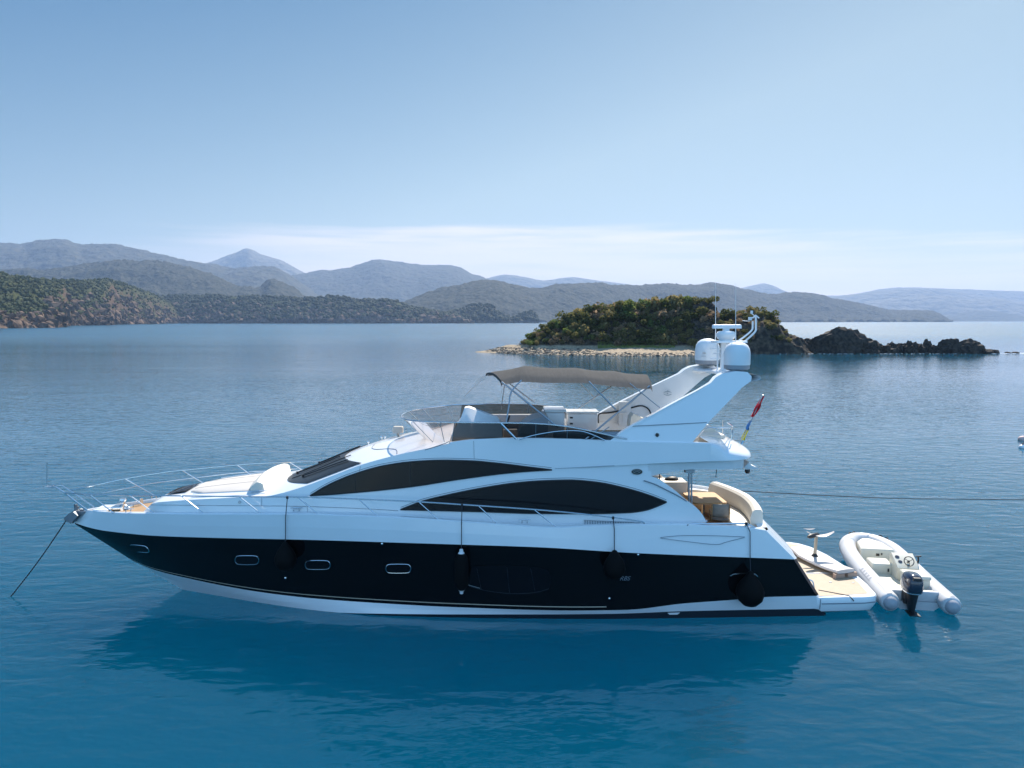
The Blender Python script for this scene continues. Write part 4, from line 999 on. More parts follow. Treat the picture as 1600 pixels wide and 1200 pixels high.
# ---- flybridge
Z_FF = 4.28; X_FA = 5.9
fb = MB(); Xs = [float(x) for x in np.linspace(X_FL, 5.4, 40)]
IN = .13
r0, r1, r2, r3 = [], [], [], []
for x in Xs:
    w = float(wT(x)) + proud(x); z = float(zT(x))
    r0.append(np.array([x, -w, z])); r1.append(np.array([x, -w + .02, z + .025])); r2.append(np.array([x, -w + IN, z + .025])); r3.append(np.array([x, -w + IN + .03, Z_FF]))
for a, b in ((r0, r1), (r1, r2), (r2, r3)): both(fb, [a, b], 0, flip=True)
fl = [np.array([x, -float(wT(x)) + IN, Z_FF]) for x in Xs]; fb.grid([fl, [mir(p) for p in fl]], 1, flip=True)
zf_ = float(zT(X_FL)); fb.add([(X_FL, -1.95, Z_FF), (X_FL, 1.95, Z_FF), (X_FL, 1.95, zf_ + .05), (X_FL, -1.95, zf_ + .05)], [(0, 1, 2, 3)], 0)
# outer side aft of the deckhouse end, down to the overhang edge
Xo = [float(x) for x in np.linspace(X_W, 5.4, 14)]
so = []
for x in Xo:
    zb, zt = float(zB(x)), float(zT(x)); so.append([np.array([x, -sw(x, z) - proud(x), z]) for z in np.linspace(zb, zt, 5)])
both(fb, so, 0)
# rounded tail
wo = pchip([5.4, 5.9, 6.3, 6.6, 6.8, 6.95, 7.02], [2.20, 2.17, 2.06, 1.82, 1.45, .85, .05])
hh = pchip([5.4, 5.8, 6.2, 6.6, 6.85, 7.02], [.50, .47, .40, .29, .17, .05])
pw = pchip([5.4, 5.9, 6.6], [16, 3.2, 2.2]); zbt = float(zB(5.4))
tl = []
for x in list(np.linspace(5.4, 6.9, 20)) + [6.97, 7.02]:
    r_ = []
    for k in range(13):
        a = k / 12 * math.pi / 2; e = float(pw(x)); yy = math.cos(a) ** (2 / e) if k < 12 else 0; zz = math.sin(a) ** (2 / e)
        r_.append(np.array([x, -float(wo(x)) * yy, zbt + float(hh(x)) * zz]))
    tl.append(r_)
both(fb, tl, 0)
und = [np.array([x, -float(wT(x)) + .02, float(zB(x))]) for x in Xo] + [np.array([x, -float(wo(x)), zbt]) for x in np.linspace(5.4, 7.02, 14)]
fb.grid([und, [mir(p) for p in und]], 2, flip=False)
FB = part('flybridge', fb, [M['gel'], M['teak'], M['gelmat']], sharp=40)
# fascia under the overhang
fa = MB(); prof = [(X_W - .02, 744), (3.95, 0)]
bot = [P(a, b, -2.08) for a, b in [(1012, 745), (1020, 742.5), (1035, 739), (1055, 736), (1074, 734), (1120, 733.5), (1165, 733)]]
fo_, fi_ = [], []
for p in spline(bot, 4):
    w = 2.17 - .07 * float(np.clip((p[0] - X_W) / 1.0, 0, 1)) if p[0] < 5.9 else min(2.10, float(wo(min(p[0], 7))) - .06)
    zt = (float(zB(p[0])) if p[0] < 5.4 else zbt) - .004
    fo_.append([np.array([p[0], -w, zt]), np.array([p[0], -w + .02, p[2]])]); 
both(fa, fo_, 0, flip=True)
fa.grid([[r[1] for r in fo_], [mir(r[1]) for r in fo_]], 0, flip=False)
e_ = fo_[-1]; fa.add([e_[0], e_[1], mir(e_[1]), mir(e_[0])], [(0, 1, 2, 3)])
part('overhang_fascia', fa, [M['gelmat']], FB)
tp = MB(); q = P(1168, 732, -1.6); tp.prism([P(a, b, -1.7) for a, b in [(1162, 731), (1171, 722), (1174, 727), (1183, 730.5), (1187, 733), (1165, 733.5)]], (0, 3.4, 0)); part('tail_fin', tp, M['gelmat'], FB)
lt = MB(); lt.lathe([(0, 0), (.07, 0), (.08, -.05), (.05, -.11), (0, -.12)], tuple(P(1168, 733.5, -1.7)), 10); part('deck_light', lt, M['blackpl'], FB)
# seams and roof groove
line([(867, 732.5), (905, 730.5), (960, 727.6)], .006, off=.075, parent=FB)
gv = MB(); gpts = [(-4.15, .15), (-4.15, -.5), (-3.95, -.9), (-3.55, -1.2), (-3.3, -1.5), (-3.22, -1.92)]
gl = [np.array([a, b, topz(a, b) + .004]) for a, b in spline([(p[0], p[1]) for p in gpts], 5)]
gv.tube(gl, .011, 5); gv.tube([mir(p) for p in gl], .011, 5); part('roof_groove', gv, M['groove'], DH)
gv = MB(); g2_ = [PS(a, b, .006) for a, b in spline([(664, 703), (680, 698), (692, 694), (702, 690)], 4)]; gv.tube(g2_, .012, 5); part('roof_groove', gv, M['groove'], DH)
# emblem on the side
EM = disc(995, 737, 8.6, 4.4, 'maker_emblem', 'emblem', lambda a, b: PS(a, b, .0), DH, rim='steeldk', thick=.02)
l_ = MB(); l_.tube([PS(995 + 5.6 * math.cos(a), 737 + 2.4 * math.sin(a), .03) for a in np.linspace(0, 2 * math.pi, 20, endpoint=False)], .006, 4, closed=True)
l_.tube([PS(991, 738, .03), PS(995, 736.2, .03), PS(999, 738, .03)], .008, 4); part('emblem_line', l_, M['emblemline'], EM)

# fly windscreen: rail plan (x,y) at z 5.4, base plan on the roof and coaming
top_p = [(-3.32, 0), (-3.27, -.5), (-3.12, -1.0), (-2.85, -1.4), (-2.35, -1.78), (-1.62, -2.05), (-.4, -2.16), (.6, -2.18), (1.35, -2.18), (2.0, -2.18), (2.7, -2.17), (3.1, -2.16)]
bas_p = [(-2.62, 0), (-2.58, -.5), (-2.47, -1.0), (-2.28, -1.4), (-2.0, -1.76), (-1.70, -1.98), (-.4, -2.02), (.6, -2.04), (1.35, -2.06), (2.0, -2.07), (2.7, -2.07), (3.1, -2.07)]
ztop_ = [5.37, 5.37, 5.38, 5.39, 5.41, 5.43, 5.43, 5.41, 5.34, 5.22, 5.06, 4.97]
tp3 = [np.array([a, b, c]) for (a, b), c in zip(top_p, ztop_)]
def bz_(x, y): return topz(x, y) if x < X_FL else float(zT(x)) + .03
bp3 = [np.array([a, b, bz_(a, b)]) for a, b in bas_p]
tS, bS = spline(tp3, 6), spline(bp3, 6)
kf = 6 * 5
for nm, mt_, lo, hi in (('front_fly_screen', 'clear', 0, kf), ('side_fly_screen', 'smoke', kf, len(tS) - 1)):
    if nm == 'front_fly_screen':
        T2 = [mir(p) for p in tS[kf:0:-1]] + tS[:kf + 1]; B2 = [mir(p) for p in bS[kf:0:-1]] + bS[:kf + 1]
        mb = MB(); mb.grid([T2, lerp(T2, B2, .5), B2], 0); part(nm, mb, M[mt_], FB, sharp=80)
    else:
        for sd_ in (1, -1):
            S = lambda L: [(p if sd_ == 1 else mir(p)) for p in L]
            mb = MB(); mb.grid([S(tS[lo:hi + 1]), S(bS[lo:hi + 1])], 0, flip=sd_ == -1); part(nm, mb, M[mt_], FB, sharp=80)
rl = MB(); full = [mir(p) for p in tS[:0:-1]] + tS; rl.tube(full, .020, 7); part('fly_rail', rl, M['steel'], FB)
for k in (1.5, 3.0, 4.6, 5.0, 7, 8.2):
    i_ = int(k * 6)
    for f_ in (lambda p: p, mir): sp2 = MB(); sp2.tube([f_(tS[i_]), f_(bS[i_])], .010, 5); part('screen_post', sp2, M['steeldk'], FB)
for pts, r in (([(811, 687), (835, 680), (872, 674), (905, 673.5), (925, 679), (945, 688)], .016), ([(782, 661), (806, 685.5)], .030)):
    mb = MB(); mb.tube(spline([P(a, b, -2.19) for a, b in pts], 5), r, 6); part('coaming_handrail', mb, M['steel'], FB)
# fly furniture
cv = MB(); c0 = np.array([-1.1, -.35, 0]); base = [(-1.75, -1.0), (-.35, -1.0), (-.25, .35), (-1.75, .35)]
tp_ = [(-1.42, -.42, 5.62), (-1.30, -.42, 5.64), (-.42, -.25, 5.30), (-.45, .15, 5.30), (-1.3, .15, 5.62), (-1.42, .1, 5.6)]
bs_ = [(-1.80, -1.0, 4.85), (-1.2, -1.05, 4.85), (-.30, -1.0, 4.85), (-.25, .4, 4.85), (-1.2, .45, 4.85), (-1.8, .4, 4.85)]
b2_ = [(a, b, Z_FF) for a, b, c in bs_]
cv.grid([b2_, bs_, [tuple(np.array(a) * .45 + np.array(b) * .55 + np.array([.05, 0, .02])) for a, b in zip(bs_, tp_)], tp_], 0, close=True); cv.add(tp_, [(0, 1, 2, 3, 4, 5)])
part('console_cover', cv, M['cream'] if False else M['gelmat'], FB)
wh = MB(); wh.lathe([(.02, 0)] * 2, (0, 0, 0), 4)
wh = MB(); wh.tube([np.array([-.15, -.35, 5.2]) + .2 * np.array([.35 * math.cos(a), math.sin(a), .9 * math.cos(a)]) for a in np.linspace(0, 2 * math.pi, 18, endpoint=False)], .022, 6, closed=True); part('steering_wheel', wh, M['blackpl'], FB)
hs = MB(); hs.rbox([(.15, -.95), (.95, -.95), (.95, .2), (.15, .2)], Z_FF, 4.92, 0, .08); 
rws = []
for y in np.linspace(-.95, .2, 7): rws.append([np.array([a, y, b]) for a, b in [(.15, 4.9), (.25, 5.12), (.55, 5.34), (.95, 5.45), (1.02, 5.42), (1.02, 4.9)]])
hs.grid(rws, 0, flip=True); hs.add(rws[0], [tuple(range(6))]); hs.add(rws[-1], [tuple(range(6))[::-1]]); part('helm_seat', hs, M['grey'], FB)
wb = MB(); wb.box((.95, .15, Z_FF), (1.62, .95, 5.42), 0, .06); wb.box((1.0, .10, 5.425), (1.66, 1.0, 5.50), 0, .03); part('wet_bar', wb, M['gel'], FB)
wb = MB(); wb.box((1.75, .75, Z_FF), (2.72, 1.4, 5.30), 0, .05); wb.box((1.72, .72, 5.30), (2.76, 1.43, 5.36), 0, .02); WB = part('wet_bar', wb, M['gel'], FB)
for zz in (5.14, 4.95): h_ = MB(); h_.box((1.84, .738, zz), (1.93, .75, zz + .05)); part('latch', h_, M['blackpl'], WB)
sf = MB(); sf.box((1.1, -1.9, Z_FF), (4.1, -1.2, 4.72), 0, .05); sf.box((1.1, -1.93, 4.73), (4.1, -1.72, 5.12), 0, .07); sf.box((-1.2, -1.9, Z_FF), (-.1, -1.3, 4.75), 0, .05); part('fly_sofa', sf, M['grey'], FB)
sf = MB(); sf.box((-1.3, 1.2, Z_FF), (1.4, 1.9, 4.72), 0, .05); sf.box((-1.3, 1.72, 4.73), (1.4, 1.93, 5.14), 0, .07); part('fly_sofa', sf, M['grey'], FB)
tb = MB(); tb.box((2.2, -.8, 4.86), (3.3, -.1, 4.90), 0, .02); tb.tube([(2.75, -.45, Z_FF), (2.75, -.45, 4.86)], .05, 10); part('fly_table', tb, M['teaktab'], FB)
cu = MB(); cu.prism([P(a, b, -.6) for a, b in [(986, 652), (990, 647), (1010, 656), (1006, 664), (984, 668)]], (0, .5, 0)); part('seat_cushion', cu, M['cream'], FB)
sc_ = MB(); sc_.tube(spline([P(935, 661, 1.86), P(936, 647, 1.86), P(955, 644.5, 1.86), P(985, 637.5, 1.86), P(1002, 634, 1.86), P(1013, 639, 1.86), P(1017, 647, 1.86)], 5), .025, 6); part('grab_hoop', sc_, M['blackpl'], FB)
ck = MB(); ck.box((3.55, 1.72, 4.75), (3.95, 1.80, 5.55), 0, .02); ck.tube([P(973, 640, 1.7), P(973, 660, 1.7)], .01, 5); ck.tube([P(968, 646, 1.7), P(979, 644.5, 1.7)], .03, 6); part('locker_door', ck, M['gelmat'], FB)
# sun loungers and rail on the tail
for nm, a, b, y0, y1 in (('aft_sun_bed', (1092, 676.5), (1119, 668.5), -.3, .6), ('aft_sun_bed', (1088, 685.5), (1134, 679.5), -.9, .3)):
    p, q = P(*a, y0), P(*b, y0); mb = MB(); mb.box((p[0], y0, p[2]), (q[0], y1, q[2]), 0, .05); mb.box((p[0] + .1, y0 + .1, 4.5), (q[0] - .1, y1 - .1, p[2])); part(nm, mb, M['cream'], FB)
mb = MB(); mb.tube(spline([P(1089, 685, -1.6), P(1104, 669, -1.6), P(1120, 668.5, -1.6), P(1141, 668.5, -1.5), P(1144, 671, -1.3), P(1143, 688, -1.3)], 4), .015, 6); mb.tube([P(1129.5, 657, -.2), P(1129.5, 684, -.2)], .014, 6)
mb.tube(spline([P(1136, 660, .5), P(1143, 665, .5), P(1145, 668, .5), P(1143, 687, .5)], 4), .018, 6); mb.tube([P(1140, 669, -1.5), P(1146, 667, .5)], .015, 6); mb.tube([P(1134, 680, -1.5), P(1143, 680, .5)], .012, 6)
part('aft_fly_rail', mb, M['steel'], FB)

# ---- radar arch
ar = MB()
leg = [(953, 688.5), (970, 676), (986, 666), (1010, 653), (1050, 631), (1090, 610), (1111, 598), (1118, 590), (1128, 584), (1150, 580), (1168, 581.5), (1174.5, 588), (1174, 595), (1159, 606), (1135, 631), (1107, 660), (1096, 673), (1083, 690), (1083, 694), (953, 691)]
def lw(z): return float(np.interp(z, [4.9, 5.6, 6.3, 6.75], [2.16, 2.07, 1.90, 1.72]))
Lp = []
for a, b in leg:
    w = 1.9
    for _ in range(6): p = P(a, b, -w); w = lw(p[2])
    Lp.append(P(a, b, -w))
Lin = [np.array([p[0] + .01, p[1] + (.20 if p[2] < 6.3 else .20 + (p[2] - 6.3) * .3), p[2]]) for p in Lp]
n_ = len(Lp)
for f_, fl_ in ((lambda p: p, False), (mir, True)):
    A, B = [f_(p) for p in Lp], [f_(p) for p in Lin]
    ar.add(A, [tuple(range(n_))[::-1] if not fl_ else tuple(range(n_))]); ar.add(B, [tuple(range(n_)) if not fl_ else tuple(range(n_))[::-1]])
    ar.grid([A + [A[0]], B + [B[0]]], 0, flip=fl_)
# top of the arch
tr_ = []
for y in np.linspace(-1.60, 1.60, 21):
    k = abs(y) / 1.60; c_ = 6.42 + .04 * k; hw = .30 + .22 * k ** 2; zt = 6.74 - .02 * k; th = .16 + .08 * k
    tr_.append([np.array([c_ + hw * math.cos(a) * (1 if math.cos(a) > 0 else 1.2), y, zt - th / 2 + th / 2 * math.sin(a)]) for a in np.linspace(0, 2 * math.pi, 14, endpoint=False)])
ar.grid(tr_, 0, close=True, flip=True)
AR = part('radar_arch', ar, M['gel'], sharp=40)
bv = AR.modifiers.new('rounded_edges', 'BEVEL'); bv.width = .045; bv.segments = 3; bv.limit_method = 'ANGLE'; bv.angle_limit = math.radians(50)
line([(958, 663), (985, 662.2), (1040, 662.2), (1106, 663.5)], .010, parent=AR, fn=lambda a, b: P(a, b, -2.06 - .012), m='groove') if False else None
mb = MB(); mb.tube([Lp[i] * (1 - t) + Lp[j] * t + np.array([0, -.004, 0]) for i, j, t in ((2, 15, .02), (2, 15, .5), (2, 15, .98))], .010, 5); part('arch_seam', mb, M['groove'], AR)
disc(1026.5, 679.5, 3.2, 3.2, 'vent_port', 'blackpl', lambda a, b: P(a, b, -2.13), AR, rim='steel', thick=.02, n=16)
e_ = MB(); cx_, cy_ = 1043, 614.5
fe = lambda a, b: P(a, b, 1.72 if True else 0)
for s_ in (-1, 1):
    up = [fe(cx_ + 6.2 * t, cy_ + s_ * (3.6 - 2.2 * t * t)) for t in np.linspace(-1, 1, 9)]; lo = [fe(cx_ + 6.2 * t, cy_ + s_ * (2.4 - 1.6 * t * t)) for t in np.linspace(-1, 1, 9)]
    e_.prism(up + lo[::-1], (0, -.015, 0)); 
e_.prism([fe(cx_ + 1.2 * math.cos(a), cy_ + 1.0 * math.sin(a)) for a in np.linspace(0, 6.28, 10, endpoint=False)], (0, -.015, 0))
e_.prism([fe(cx_ - 2, cy_ - 3), fe(cx_, cy_ - 4.6), fe(cx_ + 2, cy_ - 3)], (0, -.015, 0))
part('arch_emblem', e_, M['steeldk'], AR)
# satellite domes
def dome(c, name, r):
    d_ = MB(); prof = [(0, .80), (.10, .792), (.20, .762), (.29, .70), (.345, .60), (.37, .48), (.372, .18), (.365, .14)]
    d_.lathe([(a * r / .372, b * r / .372) for a, b in prof[::-1]], c, 28); o = part(name, d_, M['dome'], AR, sharp=60)
    b_ = MB(); b_.lathe([(a * r / .372, b * r / .372) for a, b in [(.20, -.03), (.30, 0), (.355, .03), (.362, .138)]], c, 28); part('dome_base', b_, M['grey'], o); return o
dn = P(1151, 577.5, -1.12); df = P(1104.8, 569.5, 1.12)
dome(tuple(dn), 'satellite_dome', .372); DF = dome(tuple(df), 'satellite_dome', .385)
lg = MB()
for a, b, c, d in ((1100, 551.5, 5, 1.0), (1099, 556.5, 7, .35)):
    lg.prism([P(a - c * .5, b - d, .74 - .0), P(a + c * .5, b - d, .74), P(a + c * .5, b + d, .74), P(a - c * .5, b + d, .74)], (0, -.01, 0))
part('dome_marking', lg, M['steeldk'], DF)
# mast
mt = MB()
for px in (1121, 1127, 1131.5, 1137): mt.tube([P(px, 578, 0), P(px, 534, 0)], .022, 6)
for py in (545, 560): mt.tube([P(1110, py, 0), P(1140, py, 0)], .02, 6)
mt.tube([P(1115, 552.5, .25), P(1139, 552.5, -.25)], .012, 6)
pl0, pl1 = P(1115, 535.5, 0), P(1163, 533, 0); mt.box((pl0[0], -.3, pl0[2]), (pl1[0], .3, pl0[2] + .06), 0, .02)
mt.box((P(1126, 575, 0)[0], -.06, P(1126, 575, 0)[2] - .3), (P(1134, 575, 0)[0], .06, pl0[2]))
part('mast', mt, M['dome'], AR)
rd = MB(); c_ = P(1134, 533, 0); rd.lathe([(.20, 0), (.20, .05), (.24, .07), (.29, .15), (.29, .22), (.24, .29), (.10, .31), (.10, .37), (.10, .38)], tuple(c_), 18); RD = part('radar_base', rd, M['dome'], AR, sharp=60)
rb = MB(); rb.box((c_[0] - .42, -.07, c_[2] + .38), (c_[0] + .46, .07, c_[2] + .50), 0, .04); part('radar_scanner', rb, M['dome'], RD)
for px, pt, y in ((1118, 441, .45), (1149.5, 441, -.3)):
    wa = MB(); wa.tube([P(px, 533, y), P(px, 500, y), P(px, pt, y)], [.016, .009, .004], 6); part('whip_antenna', wa, M['dome'], AR)
jp = MB(); jp.tube(spline([P(1150, 535, 0), P(1163, 526, 0), P(1174.5, 516, 0), P(1176, 509, 0), P(1176, 502, 0)], 4), .028, 7); jp.tube(spline([P(1160, 536.5, 0), P(1170, 528, 0), P(1180, 518, 0), P(1181, 510, 0), P(1181, 498, 0), P(1180, 493, 0)], 4), .030, 7)
jp.tube([P(1176, 497, 0), P(1181, 492.5, 0), P(1186, 497, 0)], .022, 6); jp.lathe([(0, .1), (.06, .1), (.06, 0), (0, 0)], tuple(P(1172, 500.5, 0)), 10); jp.lathe([(0, .09), (.04, .09), (.04, 0), (0, 0)], tuple(P(1174.5, 490, 0)), 10); jp.tube([P(1160, 501, 0), P(1172, 502, 0)], .008, 5); jp.tube([P(1174.5, 490, 0), P(1180, 494, 0)], .012, 5)
part('light_mast', jp, M['dome'], AR)

# ---- bimini
ZB0 = 6.55
near = [(784, 596.5, -1.5), (814, 592.5, -1.55), (916, 594.5, -1.55), (984, 601.5, -1.5), (1016, 603, -1.45)]
far = [(760, 580, 1.35), (822, 568.5, 1.0), (890, 571.5, 1.0), (945, 576, 1.0), (1008, 582, 1.0)]
nb = [P(a, b, y) for a, b, y in near]; hb = [P(a, b, y) for a, b, y in far]
cs_ = []
for k in range(5):
    a, b = nb[k], hb[k]; xc = (a[0] + b[0]) / 2
    zc = b[2] + (0.0 if k else .04); yv = [-1.55, -1.53, -1.40, -1.1, -.6, 0, .6, 1.1, 1.4, 1.53, 1.55]
    pr = []
    for y in yv:
        t = abs(y) / 1.55; sk = a[0] + (b[0] - a[0]) * (y + 1.5) / (b[1] + 1.5)
        zz = zc - (zc - a[2] - .0) * t ** 2.0 ; 
        if t > .98: zz -= .07
        pr.append(np.array([sk, y, zz]))
    cs_.append(pr)
rws = []
for k in range(4):
    for s in np.linspace(0, 1, 9)[: 9 if k == 3 else 8]:
        sag = .03 * math.sin(math.pi * s) * (1 if k else .4)
        rws.append([p * (1 - s) + q * s - np.array([0, 0, sag * (1 - (abs(p[1]) / 1.55) ** 4 * .4)]) + np.array([0, 0, .006 * math.sin(11 * p[1] + 7 * s + k) * math.sin(math.pi * s)]) for p, q in zip(cs_[k], cs_[k + 1])])
last = [np.array([p[0] + .06, p[1] * .98, p[2] - .10]) for p in rws[-1]]; first = [np.array([p[0] - .02, p[1] * .98, p[2] - .07]) for p in rws[0]]
bm = MB(); bm.grid([first] + rws + [last], 0, flip=False); BI = part('bimini', bm, M['canvas'], sharp=50)
def tub(pts, r, name='bimini_tube', m='steeldk', sp=0):
    mb = MB(); q = [P(a, b, y) for a, b, y in pts]; mb.tube(spline(q, sp) if sp else q, r, 6); return part(name, mb, M[m], BI)
tub([(784, 597, -1.5), (872, 667.5, -2.1)], .026); tub([(815, 594, -1.55), (799, 612, -1.75), (795, 635, -1.95), (791, 660, -2.1)], .020, sp=4)
tub([(920, 596, -1.55), (962, 640, -1.9)], .022); tub([(984, 599, -1.5), (1031, 637, -1.75)], .016); tub([(1015, 603, -1.45), (965, 645, -1.8), (914, 687, -2.12)], .024)
tub([(952, 667, -2.08), (923, 686.5, -2.12)], .016)
tub([(792, 596, 1.4), (835, 629, 1.9)], .020); tub([(957, 602, 1.3), (900, 641, 1.9)], .020); tub([(907, 599, 1.4), (928, 621, 1.7)], .012); tub([(964, 603, 1.4), (988, 617, 1.7)], .012)
tub([(789, 597, 1.3), (783, 640, 1.9)], .014); tub([(760, 581, 1.35), (730, 615, 1.6), (722, 622, 1.6)], .006); tub([(763, 585, -.9), (741, 605, -.4), (722, 622, .2)], .006)
tub([(985, 603, 1.2), (1000, 606, .5), (1012, 604, -1.0)], .012)

# roof fittings
for nm, a, b, s in (('horn', 622, 680, .12), ('roof_lamp', 575, 691, .06), ('roof_lamp', 596, 683, .07), ('roof_lamp', 601, 682, .06)):
    mb = MB(); p = P(a, b, .85 if nm == 'horn' else 1.1); p[2] = topz(p[0], p[1])
    mb.tube([p, p + np.array([0, 0, s])], s * .35, 8); mb.lathe([(0, s * 2.0), (s * .6, s * 1.9), (s * .8, s * 1.4), (s * .7, s), (0, s * .9)], tuple(p), 12)
    if nm == 'horn': mb.box(tuple(p + np.array([-.16, -.12, s])), tuple(p + np.array([.16, .12, s + .2])), 0, .05)
    part(nm, mb, M['beige'] if nm == 'horn' else M['steel'], DH)

# ---- hull windows and marks
cumBT = np.array([p[0] for p in rBT]); cumBB = np.array([p[0] for p in rBB])
def hullpt(px, py, off=.006):
    w = 2.4
    for _ in range(8):
        p = P(px, py, -w)
        wt_, zt_ = np.interp(p[0], cumBT, [-q[1] for q in rBTb]), np.interp(p[0], cumBT, [q[2] for q in rBTb])
        wb_, zb_ = np.interp(p[0], cumBB, [-q[1] for q in rBB]), np.interp(p[0], cumBB, [q[2] for q in rBB])
        f = (p[2] - zb_) / (zt_ - zb_); w = wb_ + (wt_ - wb_) * f + off
    return P(px, py, -w)
def porthole(cx, cy, hw, hh_, sk=0, tilt=0):
    n = 28; pts = []
    for k in range(n):
        a = 2 * math.pi * k / n; c, s = math.cos(a), math.sin(a)
        x = (hw - hh_) * (1 if c > 0 else -1) * min(1, abs(c) * 3) + hh_ * c; y = hh_ * s
        pts.append(hullpt(cx + x + sk * y, cy + y + tilt * x, .004))
    mb = MB(); mb.prism(pts, (0, -.012, 0)); o = part('porthole', mb, M['tint'], HULL)
    fr_ = MB(); fr_.tube([p + np.array([0, -.014, 0]) for p in pts], .011, 6, closed=True); part('porthole_frame', fr_, M['steel'], o)
porthole(386, 875, 18.5, 7); porthole(496.5, 882.5, 19.5, 7); porthole(622.5, 888.2, 19.5, 7); porthole(218.5, 857, 14, 5.4, .5, .10)
def hline(pts, r, m, name, k=3): mb = MB(); mb.tube([hullpt(a, b, .004) for a, b in spline(pts, k)], r, 5); return part(name, mb, M[m], HULL)
bw = MB(); oc = spline([(737, 885), (780, 883.5), (830, 886), (858, 892), (858, 919), (840, 924), (800, 927.5), (760, 924), (733, 915)], 3)
bw.prism([hullpt(a, b, .002) for a, b in oc], (0, -.006, 0)); BWN = part('hull_window', bw, M['tint'], HULL)
hline([(733, 915.5), (760, 923), (800, 927.5), (835, 926), (857, 920)], .012, 'boot', 'hull_window_sill'); hline([(732, 914), (750, 919)], .011, 'steeldk', 'hull_window_sill')
for a in ((745, 888, 752, 921), (792, 886, 796, 926), (829, 888, 836, 924)): hline([a[:2], a[2:]], .008, 'boot', 'hull_window_bar', 1)
for a, b in ((597, 849.5), (997, 866.5), (446, 903), (952, 935)):
    mb = MB(); p = hullpt(a, b, .0); mb.lathe([(0, -.03), (.03, -.02), (.035, 0)], tuple(p), 10, axis='y'); part('through_hull', mb, M['steel'], HULL)
mb = MB(); mb.tube([hullpt(1141, 900, .01), hullpt(1146, 897, .02), hullpt(1165, 896, .02), hullpt(1180, 897, .02), hullpt(1184, 901, .01)], .010, 5); part('boarding_step', mb, M['steel'], HULL)
mb = MB(); mb.prism([hullpt(a, b, .004) for a, b in [(1043, 957.5), (1062, 957), (1058, 960), (1046, 960)]], (0, -.02, 0)); part('exhaust_outlet', mb, M['gelmat'], HULL)
# registration letters
tcu = bpy.data.curves.new('letters', 'FONT'); tcu.body = 'RBS'; tcu.size = .17; tcu.extrude = .004; tcu.shear = .35
tob = bpy.data.objects.new('tmp', tcu); COL.objects.link(tob); dg = bpy.context.evaluated_depsgraph_get()
tme = bpy.data.meshes.new_from_object(tob.evaluated_get(dg)); bpy.data.objects.remove(tob); tme.materials.clear(); tme.materials.append(M['letters'])
lo_ = bpy.data.objects.new('hull_lettering', tme); COL.objects.link(lo_); lo_.parent = HULL; q = hullpt(968, 907, .012); lo_.location = tuple(q); lo_.rotation_euler = (math.pi / 2, 0, 0)
# crease lines on the stern quarter
def gpt(px, py, off=.004):
    w = 2.5
    gX, bX = [p[0] for p in rG], [p[0] for p in rBT]
    for _ in range(8):
        p = P(px, py, -w); f = np.clip((p[2] - np.interp(p[0], bX, [q[2] for q in rBT])) / (np.interp(p[0], gX, [q[2] for q in rG]) - np.interp(p[0], bX, [q[2] for q in rBT])), 0, 1)
        w = np.interp(p[0], bX, [-q[1] for q in rBT]) * (1 - f) + np.interp(p[0], gX, [-q[1] for q in rG]) * f + off + .03 * math.sin(math.pi * f)
    return P(px, py, -w)
for pts in ([(1032, 840), (1065, 837), (1110, 837), (1164, 839)], [(1032, 841), (1075, 846.5), (1119, 851), (1135, 847), (1163, 840)]):
    mb = MB(); mb.tube([gpt(a, b, 0) for a, b in spline(pts, 4)], .007, 5); part('hull_crease', mb, M['groove'], HULL)
# vent grille on the bulwark
vg = MB()
for k in range(22):
    px = 914 + k * 4; h_ = 9.5 if px < 960 else 9.5 - (px - 960) * .1
    a, b = PS(px, 813 + (px - 914) * .04, .02), PS(px, 813 + (px - 914) * .04 + h_, .02); vg.tube([a, b], .011, 5)
vg.tube([PS(912, 813, .02), PS(1001, 816.8, .02)], .008, 5); part('vent_grille', vg, M['steeldk'], DH)

# ---- cockpit
so_ = MB(); segs = []
for y in np.linspace(-1.75, 1.75, 21):
    xx = 6.98 + .28 * (1 - (y / 1.75) ** 2) + (-.15 * max(0, y / 1.75)) ; segs.append((xx, y))
bk_, se_, ba_ = [], [], []
for xx, y in segs:
    bk_.append([np.array([xx + a, y, b]) for a, b in [(-.24, 2.38), (-.26, 2.60), (-.20, 2.80), (-.12, 2.86), (.03, 2.86), (.10, 2.78), (.12, 2.3)]])
    se_.append([np.array([xx + a, y, b]) for a, b in [(-.80, 2.05), (-.82, 2.30), (-.77, 2.37), (-.25, 2.37), (-.2, 2.0)]])
    ba_.append([np.array([xx + a, y, b]) for a, b in [(-.74, 1.9), (-.74, 2.06), (.3, 2.06)]])
for g_, nm, m_ in ((bk_, 'sofa_backrest', 'cream'), (se_, 'sofa_seat', 'cream'), (ba_, 'sofa_base', 'beige')):
    mb = MB(); mb.grid(g_, 0, flip=True); k = len(g_[0]); mb.add(g_[0], [tuple(range(k))]); mb.add(g_[-1], [tuple(range(k))[::-1]]); o = part(nm, mb, M[m_])
